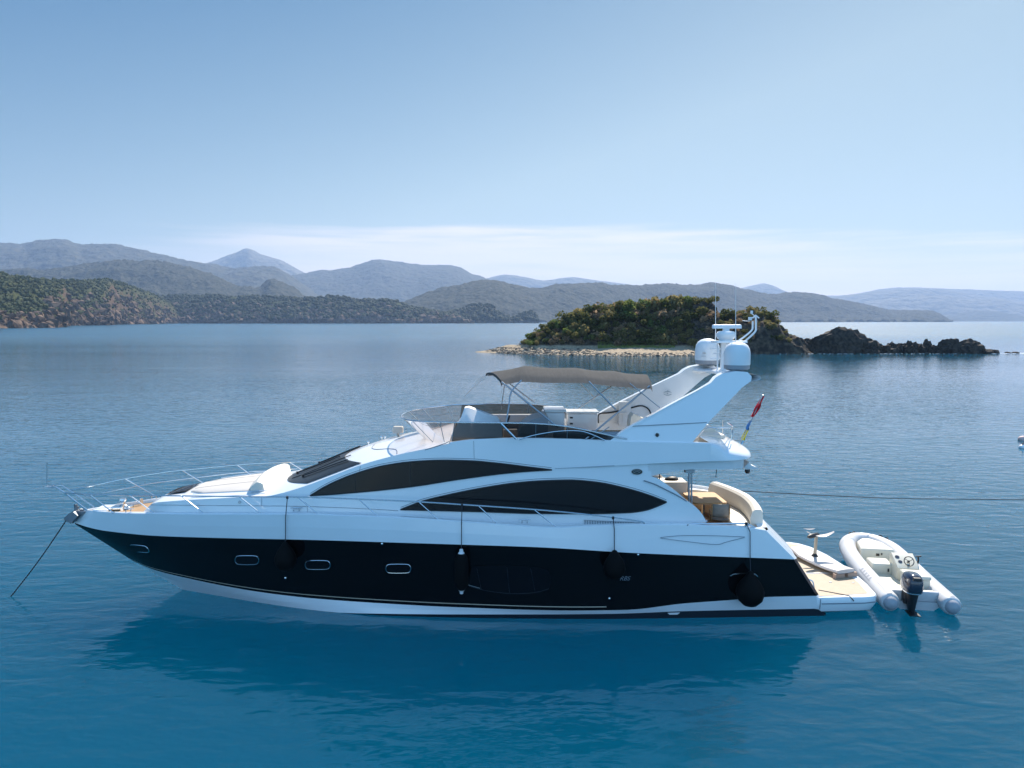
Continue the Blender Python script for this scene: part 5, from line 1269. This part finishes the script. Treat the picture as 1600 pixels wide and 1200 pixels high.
# transom top and steps
tm = MB(); zt_ = rG[-1][2]
def tx(z): return float(np.interp(z, [.4, rBT[-1][2], zt_], [e2[9][0], e2[3][0] , e2[0][0]]))
tm.grid([[np.array([6.80 + .25 * (1 - y * y), 2.16 * y, zt_ - .03]) for y in YB], [np.array([7.05 + BULGE * (1 - y * y), 2.16 * y, zt_ - .008]) for y in YB], [np.array([7.07 + BULGE * (1 - y * y), 2.16 * y, zt_ - .04]) for y in YB]], 0)
part('transom_top', tm, M['gel'])
cr = MB(); cr.tube(spline([gpt(1074, 821, 0), P(1081, 818.5, -2.52), P(1120, 818, -2.5), P(1164, 818, -2.48), P(1168, 818.5, -2.48), P(1183, 826, -2.45)], 3), .022, 6); cr.tube([P(1107, 818, -2.5), P(1107, 822, -2.5)], .015, 6)
cr.tube([P(1165, 818, -2.48), P(1165, 826, -2.48)], .018, 6); part('cockpit_rail', cr, M['steel'])
fl_ = MB(); fl_.tube([P(1166, 818, -2.35) , P(1166, 825, -2.35)], .04, 8); fl_.tube([P(1161, 823, -2.3), P(1172, 821, -2.3)], .03, 6); part('fairlead', fl_, M['steel'])
st_ = MB(); st_.tube([P(1076.5, 735, -1.85), P(1076.5, 790, -1.85)], .028, 8); st_.tube([P(1080.5, 735, -1.85), P(1080.5, 790, -1.85)], .028, 8)
st_.box(tuple(P(1070, 738, -1.85) + (0, -.1, 0)), tuple(P(1084, 733.5, -1.85) + (0, .1, 0))); part('overhang_post', st_, M['steeldk'])
lv = MB(); lv.tube([P(1119.5, 734, -.5), P(1118.5, 746, -.5)], .012, 5); part('overhang_hook', lv, M['blackpl'], FB)
wb2 = MB(); wb2.box((X_W + .9, 1.35, ZF), (X_W + 2.0, 2.05, 2.95), 0, .05); part('cockpit_bar', wb2, M['cream'])
# swim platform
pf = [(7.9, -2.42), (9.75, -2.42), (10.08, -2.36), (10.24, -2.15), (10.38, -1.4), (10.46, -.5), (10.48, .2), (10.42, 1.2), (10.25, 2.0), (10.0, 2.4), (9.7, 2.58), (9.2, 2.62), (7.9, 2.5)]
ZP = .53
pl = MB()
def pring(ins, z, dx=0):
    c = np.array([9.0, 0]); out = []
    k = len(pf)
    for i in range(k):
        p = np.array(pf[i]); d = np.array(pf[(i + 1) % k]) - np.array(pf[i - 1]); nn = np.array([-d[1], d[0]]); nn /= np.linalg.norm(nn)
        if np.dot(nn, c - p) < 0: nn = -nn
        q = p + nn * ins; out.append(np.array([q[0] - max(0, (q[0] - 9)) * dx, q[1], z]))
    return out
pl.grid([pring(.5, .02, .3), pring(.1, .12, .03), pring(0.0, .32), pring(0.0, ZP - .05), pring(.03, ZP)], 0, close=True, flip=False)
k = len(pf); pl.add(pring(.03, ZP), [tuple(range(k))]); PLAT = part('swim_platform', pl, M['gel'], sharp=40)
tkp = MB(); ri = pring(.24, ZP + .006); tkp.add(ri, [tuple(range(k))]); part('platform_teak', tkp, M['teak'], PLAT)
for a, b in (((8.3, -.55), (10.2, -.75)), ((8.2, .95), (10.1, .95))):
    mb = MB(); mb.box((a[0], a[1], ZP + .008), (b[0], a[1] + .05, ZP + .016)); part('platform_trim', mb, M['gel'], PLAT)
gs = MB(); gs.tube([np.array([8.55, -2.425, .36]), np.array([9.75, -2.425, .37]), np.array([10.1, -2.37, .38])], .016, 5); part('platform_strake', gs, M['groove'], PLAT)
gs = MB(); gs.tube([np.array([8.52, -2.425, .50]), np.array([8.50, -2.425, .2])], .010, 5); part('platform_joint', gs, M['groove'], PLAT)
for (a, b) in ((9.3, -1.3), (9.95, -1.35)):
    mb = MB(); mb.box((a, b, ZP + .007), (a + .07, b + .05, ZP + .02), 0, .005); part('deck_ring', mb, M['steeldk'], PLAT)
hdl = MB(); hdl.tube(spline([np.array([8.33, -2.0, .9]), np.array([8.46, -2.0, .85]), np.array([8.52, -2.0, .65]), np.array([8.5, -2.0, .55])], 4), .022, 6); part('stern_grab_rail', hdl, M['steel'])

# ================================================================== THINGS ON AND AROUND THE YACHT
GF = 'fenders along the black hull side'
def fender(label, rail, body, kind):
    p0 = to3(*rail) if rail[0] < 1010 else P(rail[0], rail[1], -2.5); 
    b0 = hullpt(body[0], body[1], .30)
    t = thing('fender', label, 'fender', b0, GF); O = b0
    rp = MB(); edge_ = gpt(body[0], float(cG(body[0])) + 6, .06); low = gpt(body[0], float(cBT(body[0])) - 2, .05)
    if kind == 'ball':
        R = .38; prof = [(0, -R), (R * .5, -R * .87), (R * .86, -R * .5), (R, 0), (R * .93, R * .38), (R * .72, R * .75), (R * .45, R * 1.08), (R * .24, R * 1.35), (R * .16, R * 1.55), (0, R * 1.6)]; topz_ = R * 1.55
    elif kind == 'pear':
        R = .30; prof = [(0, -R), (R * .5, -R * .87), (R * .86, -R * .5), (R, 0), (R * .93, R * .4), (R * .72, R * .85), (R * .45, R * 1.25), (R * .2, R * 1.6), (0, R * 1.7)]; topz_ = R * 1.65
    else:
        R = .185; h = .48; prof = [(0, -h - .04), (.09, -h - .02), (R * .75, -h + .04), (R, -h + .14), (R, h - .14), (R * .75, h - .04), (.09, h + .02), (0, h + .04)]; topz_ = h
    mb = MB(); mb.lathe(prof, tuple(b0), 24); mb.build('fender_body', M['fender'], t, org=O, sharp=60)
    if kind == 'tube':
        for s_ in (1, -1):
            e = MB(); e.lathe([(.10, s_ * (h - .02)), (.085, s_ * (h + .03)), (.055, s_ * (h + .06)), (.045, s_ * (h + .13)), (0, s_ * (h + .14))], tuple(b0), 14); e.build('fender_end', M['gelmat'], t, org=O)
    rp.tube([p0, edge_, low, b0 + np.array([0, 0, topz_])], .012, 5)
    rp.tube([p0 + np.array([0, 0, .03]), p0 - np.array([0, .0, .04])], .035, 6)
    rp.build('fender_rope', M['rope'], t, org=O)
fender('black pear shaped fender hanging nearest the bow, between two portholes', (449, 777), (446, 875), 'pear')
fender('slim black cylinder fender with white ends beside the large hull window', (722, 788.5), (721, 893), 'tube')
fender('black pear shaped fender hanging beside the small silver hull lettering', (958, 809), (960, 888), 'pear')
fender('large round black fender hanging near the stern over the white stripe', (1166, 818), (1172, 926), 'ball')

# anchor chain
c0 = P(104, 812, 0); cw = to_l(Wz(17, 932, 0.0)); t = thing('anchor_chain', 'dark anchor chain running from the bow roller down into the water', 'chain', c0)
ch = MB(); nlk = 70; d = cw - c0; cu_ = cw + d * .25
for k in range(nlk + 8):
    f0_, f1_ = k / nlk, (k + 1.25) / nlk
    sagf = lambda f: c0 + d * f - np.array([0, 0, .07 * math.sin(math.pi * min(1, f))])
    a, b = sagf(f0_), sagf(f1_); ch.tube([a, (a + b) / 2 + np.array([0, .012 if k % 2 else -.012, 0]), b], [.010, .024, .010], 5)
ch.build('chain_links', M['chain'], t, org=c0)
# long mooring line to the right
a = P(1137, 766, 2.1); b = to_l(W(1600, 781, 27.5)); e = to_l(W(2100, 800, 33)); 
t = thing('mooring_line', 'long thin dark rope running from the stern out of the picture on the right', 'rope', a)
ml_ = MB(); ml_.tube(spline([a, a * .5 + b * .5 - np.array([0, 0, .10]), b, e * np.array([1, 1, 0]) + np.array([0, 0, -.5])], 12), .014, 6); ml_.build('line', M['rope'], t, org=a)
a = P(1279, 922, -2.2); t = thing('tender_painter', 'thin dark line crossing the swim platform edge into the water', 'rope', a)
ml_ = MB(); ml_.tube([a, np.array([9.35, -2.36, ZP + .03]), np.array([9.42, -2.46, ZP - .06]), to_l(Wz(1336, 951, -.05))], .014, 5); ml_.build('line', M['rope'], t, org=a)

# flags on one staff
a, b = P(1155, 697, .2), P(1192, 618, .2); sf_ = MB(); sf_.tube([a - (b - a) * .06, b], [.022, .014], 7); sf_.lathe([(0, .03), (.03, .02), (.03, 0), (0, -.01)], tuple(b), 8); part('flag_staff', sf_, M['steeldk'])
def cloth(name, label, strips, cat):
    p0 = P(*strips[0][1][0], .2); t = thing(name, label, cat, p0)
    for nm, pts, m_ in strips:
        pass
    for nm, pts, m_ in strips:
        L, R_ = [p for p in pts[0::2]], [p for p in pts[1::2]]; rr = []
        for k in range(len(L)):
            A, B = P(*L[k], .2), P(*R_[k], .2); rr.append([A + (B - A) * s + np.array([0, .07 * math.sin(s * 7 + k * 1.3), 0]) for s in np.linspace(0, 1, 7)])
        mb = MB(); mb.grid([[p for p in r] for r in spline([np.array(r) for r in rr], 3)], 0); o = mb.build(nm, M[m_], t, org=p0, sharp=80)
    return t
cloth('ensign', 'furled red flag at the top of the stern flagstaff', [('flag_cloth', [(1191.5, 619), (1194, 619.5), (1188, 626), (1191, 627), (1181, 635), (1188.5, 635), (1176.5, 641), (1184, 641), (1175, 646), (1179, 649), (1173.5, 650.5), (1175.5, 652)], 'red')], 'flag')
cloth('pennant', 'furled blue and yellow flag below the red one on the stern flagstaff', [('blue_cloth', [(1172.5, 657), (1174, 657.5), (1168.5, 664), (1172, 664.5), (1165.5, 671), (1170, 672.5)], 'blue'), ('yellow_cloth', [(1165.5, 671), (1170, 672.5), (1161, 681), (1166.5, 682), (1158.5, 687), (1163.5, 688.5)], 'yellow'), ('light_blue_cloth', [(1158.5, 687), (1163.5, 688.5), (1157, 692), (1160, 695), (1155.5, 697.5), (1157, 702)], 'ltblue')], 'flag')

# table and chairs in the cockpit
t = thing('cockpit_table', 'varnished teak table in the aft cockpit', 'table', (6.05, .5, ZF))
mb = MB(); mb.rbox([(5.55, -.15), (6.62, -.15), (6.62, 1.2), (5.55, 1.2)], 2.60, 2.65, 0, .015, r=.15); mb.build('table_top', M['teaktab'], t, org=(6.05, .5, ZF))
mb = MB(); mb.tube([(6.05, .5, ZF), (6.05, .5, 2.6)], .06, 10); mb.lathe([(.28, 0), (.26, .03), (.07, .06)], (6.05, .5, ZF), 16); mb.build('table_leg', M['steel'], t, org=(6.05, .5, ZF))
def chair(label, x, y, rot):
    t = thing('folding_chair', label, 'chair', (x, y, ZF), 'chairs around the cockpit table'); t.rotation_euler = (0, 0, PSI + rot)
    L = lambda a, b, c: (a, b, c)
    for s_ in (-1, 1):
        mb = MB(); mb.tube([(s_ * .25, -.22, 0), (s_ * .25, .20, .43)], .016, 6); mb.tube([(s_ * .25, .22, 0), (s_ * .25, -.20, .43), (s_ * .25, -.24, .88)], .016, 6); mb.tube([(s_ * .26, -.22, .62), (s_ * .26, .22, .62)], .022, 6); mb.tube([(s_ * .26, .2, .43), (s_ * .26, .2, .62)], .014, 6); mb.build('side_frame', M['teaktab'], t)
    mb = MB(); mb.grid([[(a, b, .43 - .03 * math.sin(math.pi * (a + .25) / .5)) for a in np.linspace(-.25, .25, 6)] for b in np.linspace(-.2, .2, 3)]); o = mb.build('seat', M['taupe'], t); o.modifiers.new('t', 'SOLIDIFY').thickness = .012
    mb = MB(); mb.grid([[(a, -.215 - .025 * (c - .45) - .03 * math.sin(math.pi * (a + .25) / .5), c) for a in np.linspace(-.25, .25, 6)] for c in np.linspace(.48, .88, 4)]); o = mb.build('backrest', M['taupe'], t); o.modifiers.new('t', 'SOLIDIFY').thickness = .012
chair('taupe folding chair with its back to the viewer, in front of the teak table', 6.15, -.80, -.15)
chair('taupe folding chair on the far side of the teak table beside the post', 5.70, 1.62, math.pi + .1)
t = thing('folded_cover', 'small black bundle lying on the cockpit bar', 'bundle', (X_W + 1.55, 1.7, 2.95))
mb = MB(); v, f = ico2(); mb.add([(p[0] * .24 * (1 + .3 * mnoise.noise(Vector(p) * 2)), p[1] * .16, max(-.02, p[2] * .09 * (1 + .5 * mnoise.noise(Vector(p) * 3))) + .02) for p in v], [tuple(q) for q in f]); mb.build('bundle_cloth', M['rubber'], t)
t = thing('bar_tap', 'slim dark tap standing on the cockpit bar', 'tap', (X_W + 1.15, 1.7, 2.95)); mb = MB(); mb.tube([(0, 0, 0), (0, 0, .28), (.04, 0, .33)], .02, 6); mb.build('spout', M['blackpl'], t)

# hydrofoil board upside down on the platform
bA, bB = np.array([9.40, 1.30, 0]), np.array([9.98, -.90, 0]); ax = (bB - bA) / np.linalg.norm(bB - bA); nx_ = np.array([-ax[1], ax[0], 0]); Lb = np.linalg.norm(bB - bA)
O = np.array([9.3, .5, ZP]); t = thing('hydrofoil_board', 'hydrofoil surfboard lying upside down on the swim platform with its mast and wing up', 'surfboard', O)
mb = MB(); rr = []
for s in np.linspace(0, 1, 15):
    hw = .36 * (min(1, .60 + 1.6 * s) if s < .25 else 1) * (1 - .10 * max(0, (s - .7) / .3)); zz = ZP + .10 + .07 * (2 * s - 1) ** 2
    c = bA + ax * Lb * s; rr.append([np.array([*(c + nx_ * hw * y)[:2], zz + dz]) for y, dz in [(-1, .02), (-.92, .07), (-.5, .085), (0, .09), (.5, .085), (.92, .07), (1, .02), (.9, -.02), (0, -.03), (-.9, -.02)]])
mb.grid(rr, 0, close=True); mb.add(rr[0], [tuple(range(10))]); mb.add(rr[-1], [tuple(range(10))[::-1]]); mb.build('board', M['bone'], t, org=O)
for s, y in ((.04, -.8), (.04, .8), (.985, -.62), (.985, .62)):
    c = bA + ax * Lb * s + nx_ * .36 * y; mb = MB(); e = ax * (.10 if s < .5 else .06); w_ = nx_ * .17
    mb.prism([np.array([*(c + e + w_)[:2], ZP + .01]), np.array([*(c - e + w_)[:2], ZP + .01]), np.array([*(c - e - w_)[:2], ZP + .01]), np.array([*(c + e - w_)[:2], ZP + .01])], (0, 0, .13)); mb.build('foam_block', M['tan'], t, org=O)
m0 = Pz(1273, 869, ZP + .19); m1 = m0 + np.array([.03, 0, .70])
mb = MB(); mb.grid([[m0 + np.array([.055 * math.cos(a), .02 * math.sin(a), 0]) for a in np.linspace(0, 6.283, 12, endpoint=False)], [m1 + np.array([.05 * math.cos(a), .018 * math.sin(a), 0]) for a in np.linspace(0, 6.283, 12, endpoint=False)]], 0, close=True); mb.build('mast', M['alu'], t, org=O)
mb = MB(); mb.lathe([(.11, 0), (.08, .04), (.06, .08)], tuple(m0), 12); mb.build('mast_foot', M['blackpl'], t, org=O)
mb = MB(); pd_ = np.array([-.25, -.15, 0]); pd_ /= np.linalg.norm(pd_); mb.tube([m1 + pd_ * s for s in (-.14, -.05, .2, .38, .46)], [.02, .06, .075, .06, .02], 10); mb.build('motor_pod', M['blackpl'], t, org=O)
def wing(c, span, chord, lift, name):
    mb = MB(); rr = []
    for s in np.linspace(-1, 1, 15):
        ch_ = chord * (1 - .6 * abs(s) ** 2.2); z_ = lift * abs(s) ** 2; rr.append([c + np.array([s * span / 2 - 0, dx * ch_, z_ + dz]) for dx, dz in ((-.5, 0), (-.2, .018), (.2, .014), (.5, 0), (.1, -.008))])
    mb.grid(rr, 0, close=True); mb.add(rr[0], [(0, 1, 2, 3, 4)]); mb.add(rr[-1], [(4, 3, 2, 1, 0)]); mb.build(name, M['bone'], t, org=O)
wing(m1 + np.array([.10, -.05, -.02]), .86, .22, .13, 'front_wing'); wing(m1 + np.array([-.12, .25, .10]), .36, .10, .02, 'tail_wing')

# ================================================================== TENDER
TA = -math.atan2(.167, .986)
T = bpy.data.objects.new('inflatable_tender', None); COL.objects.link(T); T.location = (11.52, 19.55, 0); T.rotation_euler = (0, 0, TA)
tag(T, 'white rigid inflatable tender lying off the stern of the yacht', 'dinghy')
def tpart(name, mb, m, parent=None, sharp=35): return mb.build(name, M[m] if isinstance(m, str) else m, parent or T, sharp=sharp)
half_ = [(-.80, -.30, .27), (-.80, .0, .27), (-.80, 1.2, .28), (-.80, 2.4, .31), (-.79, 3.3, .36), (-.72, 4.05, .42), (-.56, 4.60, .44), (-.30, 4.93, .46), (0, 5.03, .47)]
cl_ = spline([np.array(p) for p in half_], 5); cl_ = cl_ + [np.array([-p[0], p[1], p[2]]) for p in cl_[::-1][1:]]
nT = len(cl_); rad = [.27] * nT
for k, r in enumerate((.20, .235, .255, .265, .27)): rad[k] = r; rad[-1 - k] = r
tb = MB(); tb.tube(cl_, rad, 18, cap=False); TB = tpart('inflatable_tube', tb, 'rib', sharp=70)
for s_ in (0, -1):
    e = MB(); c = cl_[s_]; e.lathe([(.20, 0), (.17, -.07), (.12, -.12), (0, -.135)], tuple(c), 18, axis='y'); tpart('tube_end_cone', e, 'ribgrey', TB, 60)
def tubept(f, ang):            # f along tube, ang from outside horizontal up to the top
    i_ = f * (nT - 1); a = int(min(nT - 2, i_)); tt = i_ - a; c = cl_[a] * (1 - tt) + cl_[a + 1] * tt; d = cl_[a + 1] - cl_[a]; d /= np.linalg.norm(d)
    out = np.cross(np.array([0, 0, 1.0]), d); out /= np.linalg.norm(out)
    r = rad[a] * (1 - tt) + rad[a + 1] * tt + .006
    return c + r * (math.cos(ang) * out + math.sin(ang) * np.array([0, 0, 1]))
fsg = tubept(.3, 0) - cl_[int(.3 * (nT - 1))]; SG = 1 if fsg[0] < 0 else -1     # make 'out' point outboard
TPT = (lambda f, a: tubept(f, a)) if SG == 1 else (lambda f, a: tubept(f, math.pi - a))
for lo, hi, a0_, a1_, nm in ((.025, .10, 1.25, 1.75, 'grey_patch'), (.84, .97, 1.25, 1.75, 'grey_patch'), (.165, .30, 1.3, 1.72, 'grey_patch'), (.36, .48, 1.30, 1.66, 'grey_patch')):
    mb = MB(); mb.grid([[TPT(f, a) for a in np.linspace(a0_, a1_, 5)] for f in np.linspace(lo, hi, 14)]); o = tpart(nm, mb, 'ribgrey', TB, 70)
mb = MB(); mb.grid([[TPT(f, a) for a in (-.25, -.12, 0, .12)] for f in np.linspace(.02, .98, 70)]); tpart('rubbing_strake', mb, 'rib', TB)
for f in (.43, .455, .60, .63):
    mb = MB(); mb.tube([TPT(f - .008, 1.15), TPT(f, 1.1) + np.array([0, 0, .04]), TPT(f + .008, 1.15)], .02, 6); tpart('grab_handle', mb, 'blackpl', TB)
# mark on the near tube: a short row of grey slanted strokes
mk = MB()
for k in range(5):
    f = .112 + k * .0095; a_, b_, c_, d_ = TPT(f, .75), TPT(f + .005, .75), TPT(f + .007, 1.18), TPT(f + .002, 1.18); mk.add([a_, b_, c_, d_], [(0, 1, 2, 3)])
mk.add([TPT(.110, .70), TPT(.160, .70), TPT(.160, .76), TPT(.110, .76)], [(0, 1, 2, 3)])
tpart('tube_lettering', mk, 'ribgrey', TB)
hu = MB(); rr = []
for y in np.linspace(0, 4.9, 15):
    w = .72 * (1 - max(0, (y - 2.6) / 2.4) ** 2.4) + .02; zk = -.22 + .62 * max(0, (y - 2.8) / 2.1) ** 2; rr.append([np.array([-w, y, .24 + .03 * y / 2]), np.array([-w * .6, y, .0 + .3 * max(0, (y - 3) / 2)]), np.array([0, y, zk]), np.array([w * .6, y, .0 + .3 * max(0, (y - 3) / 2)]), np.array([w, y, .24 + .03 * y / 2])])
hu.grid(rr, 0); hu.add(rr[0], [(0, 1, 2, 3, 4)]); tpart('tender_hull', hu, 'rib')
fl3 = MB(); fl3.grid([[np.array([s * (.74 * (1 - max(0, (y - 2.6) / 2.4) ** 2.4) + .02), y, .24 + .02 * y]) for s in (-1, 0, 1)] for y in np.linspace(.2, 4.9, 14)]); tpart('tender_floor', fl3, 'ribin')
mb = MB(); mb.box((-.62, .12, .15), (.62, .22, .50), 0, .03); tpart('tender_transom', mb, 'rib')
mb = MB(); mb.rbox([(-.52, 3.35), (.52, 3.35), (.40, 4.2), (.12, 4.6), (-.12, 4.6), (-.40, 4.2)], .26, .68, 0, .04, top=None); LK = tpart('bow_locker', mb, 'ribin')
mb = MB(); mb.box((-.05, 3.335, .46), (.05, 3.35, .54)); mb.box((.1, 3.33, .50), (.14, 3.35, .56)); tpart('latch', mb, 'blackpl', LK)
mb = MB(); mb.rbox([(-.55, 2.1), (.06, 2.1), (.06, 2.72), (-.55, 2.72)], .26, .60, 0, .04); FS = tpart('forward_seat', mb, 'ribin')
mb = MB(); mb.box((-.1, 2.085, .36), (-.06, 2.1, .46)); tpart('latch', mb, 'blackpl', FS)
mb = MB(); mb.prism([(0.02, 1.62, .28), (0.02, 2.35, .28), (0.02, 2.35, .86), (0.02, 2.22, .95), (0.02, 1.72, .74), (0.02, 1.62, .66)][::-1], (.62, 0, 0)); CN = tpart('steering_console', mb, 'ribin')
dn_ = np.array([0, .5, .22]); dn_ /= np.linalg.norm(dn_)
def gauge(u_, v_, r):
    c = np.array([.02 + .62 * u_, 1.72 + .5 * v_, .74 + .21 * v_]); e1_ = np.array([1, 0, 0]); e2_ = dn_; nn_ = np.cross(e1_, e2_)
    mb = MB(); mb.prism([c + nn_ * .004 + r * (math.cos(a) * e1_ + math.sin(a) * e2_) for a in np.linspace(0, 6.283, 14, endpoint=False)], tuple(nn_ * .012)); tpart('gauge', mb, 'navy', CN)
gauge(.18, .62, .065); gauge(.22, .22, .06)
mb = MB(); c = np.array([.36, 1.70, .86]); mb.tube([c + .14 * (math.cos(a) * np.array([1, 0, 0]) + math.sin(a) * np.array([0, .45, .9])) for a in np.linspace(0, 6.283, 20, endpoint=False)], .014, 6, closed=True); mb.tube([c, c + np.array([0, .1, -.06])], .03, 6)
for a in (0.5, 2.6, 4.7): mb.tube([c, c + .14 * (math.cos(a) * np.array([1, 0, 0]) + math.sin(a) * np.array([0, .45, .9]))], .010, 5)
tpart('steering_wheel', mb, 'blackpl', CN)
mb = MB(); mb.tube([(.66, 1.9, .62), (.68, 1.86, .86), (.66, 1.82, .98)], [.03, .025, .02], 6); mb.tube([(.58, 1.82, .98), (.74, 1.82, 1.0)], .02, 6); tpart('throttle_lever', mb, 'blackpl', CN)
mb = MB(); mb.rbox([(0.0, .75), (.62, .75), (.62, 1.35), (0.0, 1.35)], .27, .62, 0, .03); mb.rbox([(-.02, .73), (.64, .73), (.64, 1.37), (-.02, 1.37)], .625, .72, 0, .04); tpart('helm_seat', mb, 'ribin')
mb = MB(); mb.rbox([(-.6, .28), (.6, .28), (.6, .55), (-.6, .55)], .25, .42, 0, .03); tpart('stern_bench', mb, 'ribin')
# outboard
OB = bpy.data.objects.new('outboard_motor', None); COL.objects.link(OB); OB.parent = T; OB.location = (-.22, -.12, 0); OB.scale = (1.10, 1.10, .93)
def opart(name, mb, m): return mb.build(name, M[m], OB, sharp=45)
mb = MB(); rr = []
for z, a, b, yo in ((.62, .17, .26, -.02), (.66, .21, .31, -.02), (.80, .225, .34, -.03), (.98, .22, .34, -.04), (1.10, .20, .31, -.05), (1.18, .16, .25, -.07), (1.215, .08, .14, -.08)):
    rr.append([np.array([a * np.sign(math.cos(t)) * abs(math.cos(t)) ** .7, yo + b * np.sign(math.sin(t)) * abs(math.sin(t)) ** .75, z]) for t in np.linspace(0, 2 * math.pi, 24, endpoint=False)])
mb.grid(rr, 0, close=True); mb.add(rr[-1], [tuple(range(24))]); mb.add(rr[0], [tuple(range(24))[::-1]]); opart('cowling', mb, 'navy')
mb = MB(); mb.grid([[p * np.array([1.02, 1.02, 1]) + np.array([0, 0, 0]) for p in rr[1]], [p * np.array([1.02, 1.02, 1]) + np.array([0, 0, .03]) for p in rr[1]]], 0, close=True); opart('cowling_band', mb, 'steel')
mb = MB(); mb.box((-.10, -.40, 1.10), (.10, -.26, 1.19), 0, .03); opart('air_intake', mb, 'blackpl')
mb = MB(); rr = []
for z, a, b, yo in ((.62, .16, .25, -.02), (.45, .13, .22, -.03), (.25, .10, .18, -.04), (.0, .06, .16, -.05), (-.45, .05, .15, -.05), (-.6, .05, .2, -.05)):
    rr.append([np.array([a * math.cos(t), yo + b * math.sin(t), z]) for t in np.linspace(0, 2 * math.pi, 18, endpoint=False)])
mb.grid(rr, 0, close=True, flip=True); mb.box((-.15, .0, .22), (.15, .24, .60), 0, .04); mb.box((-.13, -.36, -.02), (.13, .02, .02)); opart('leg', mb, 'blackpl')

# mooring buoy cut by the right edge of the picture
bp_ = Wz(1597.5, 700, 0); t = bpy.data.objects.new('mooring_buoy', None); COL.objects.link(t); t.location = bp_; tag(t, 'small white float on the water at the right edge of the picture', 'buoy')
mb = MB(); v, f = ico2(); mb.add([(p[0] * .22, p[1] * .22, p[2] * .18 + .05) for p in v], [tuple(q) for q in f]); mb.build('float', M['dome'], t, sharp=80)
mb = MB(); mb.lathe([(.0, .33), (.05, .32), (.05, .2)], (0, 0, 0), 10); mb.build('ring', M['blackpl'], t)
bp_ = Wz(1598, 688, 0); t = bpy.data.objects.new('mooring_buoy', None); COL.objects.link(t); t.location = bp_; tag(t, 'pale pink float just behind the white one at the right edge', 'buoy')
M['pink'] = mat('faded_float', (.62, .42, .38), .6)
mb = MB(); mb.add([(p[0] * .32, p[1] * .25, p[2] * .24 + .08) for p in v], [tuple(q) for q in f]); mb.build('float', M['pink'], t, sharp=80)
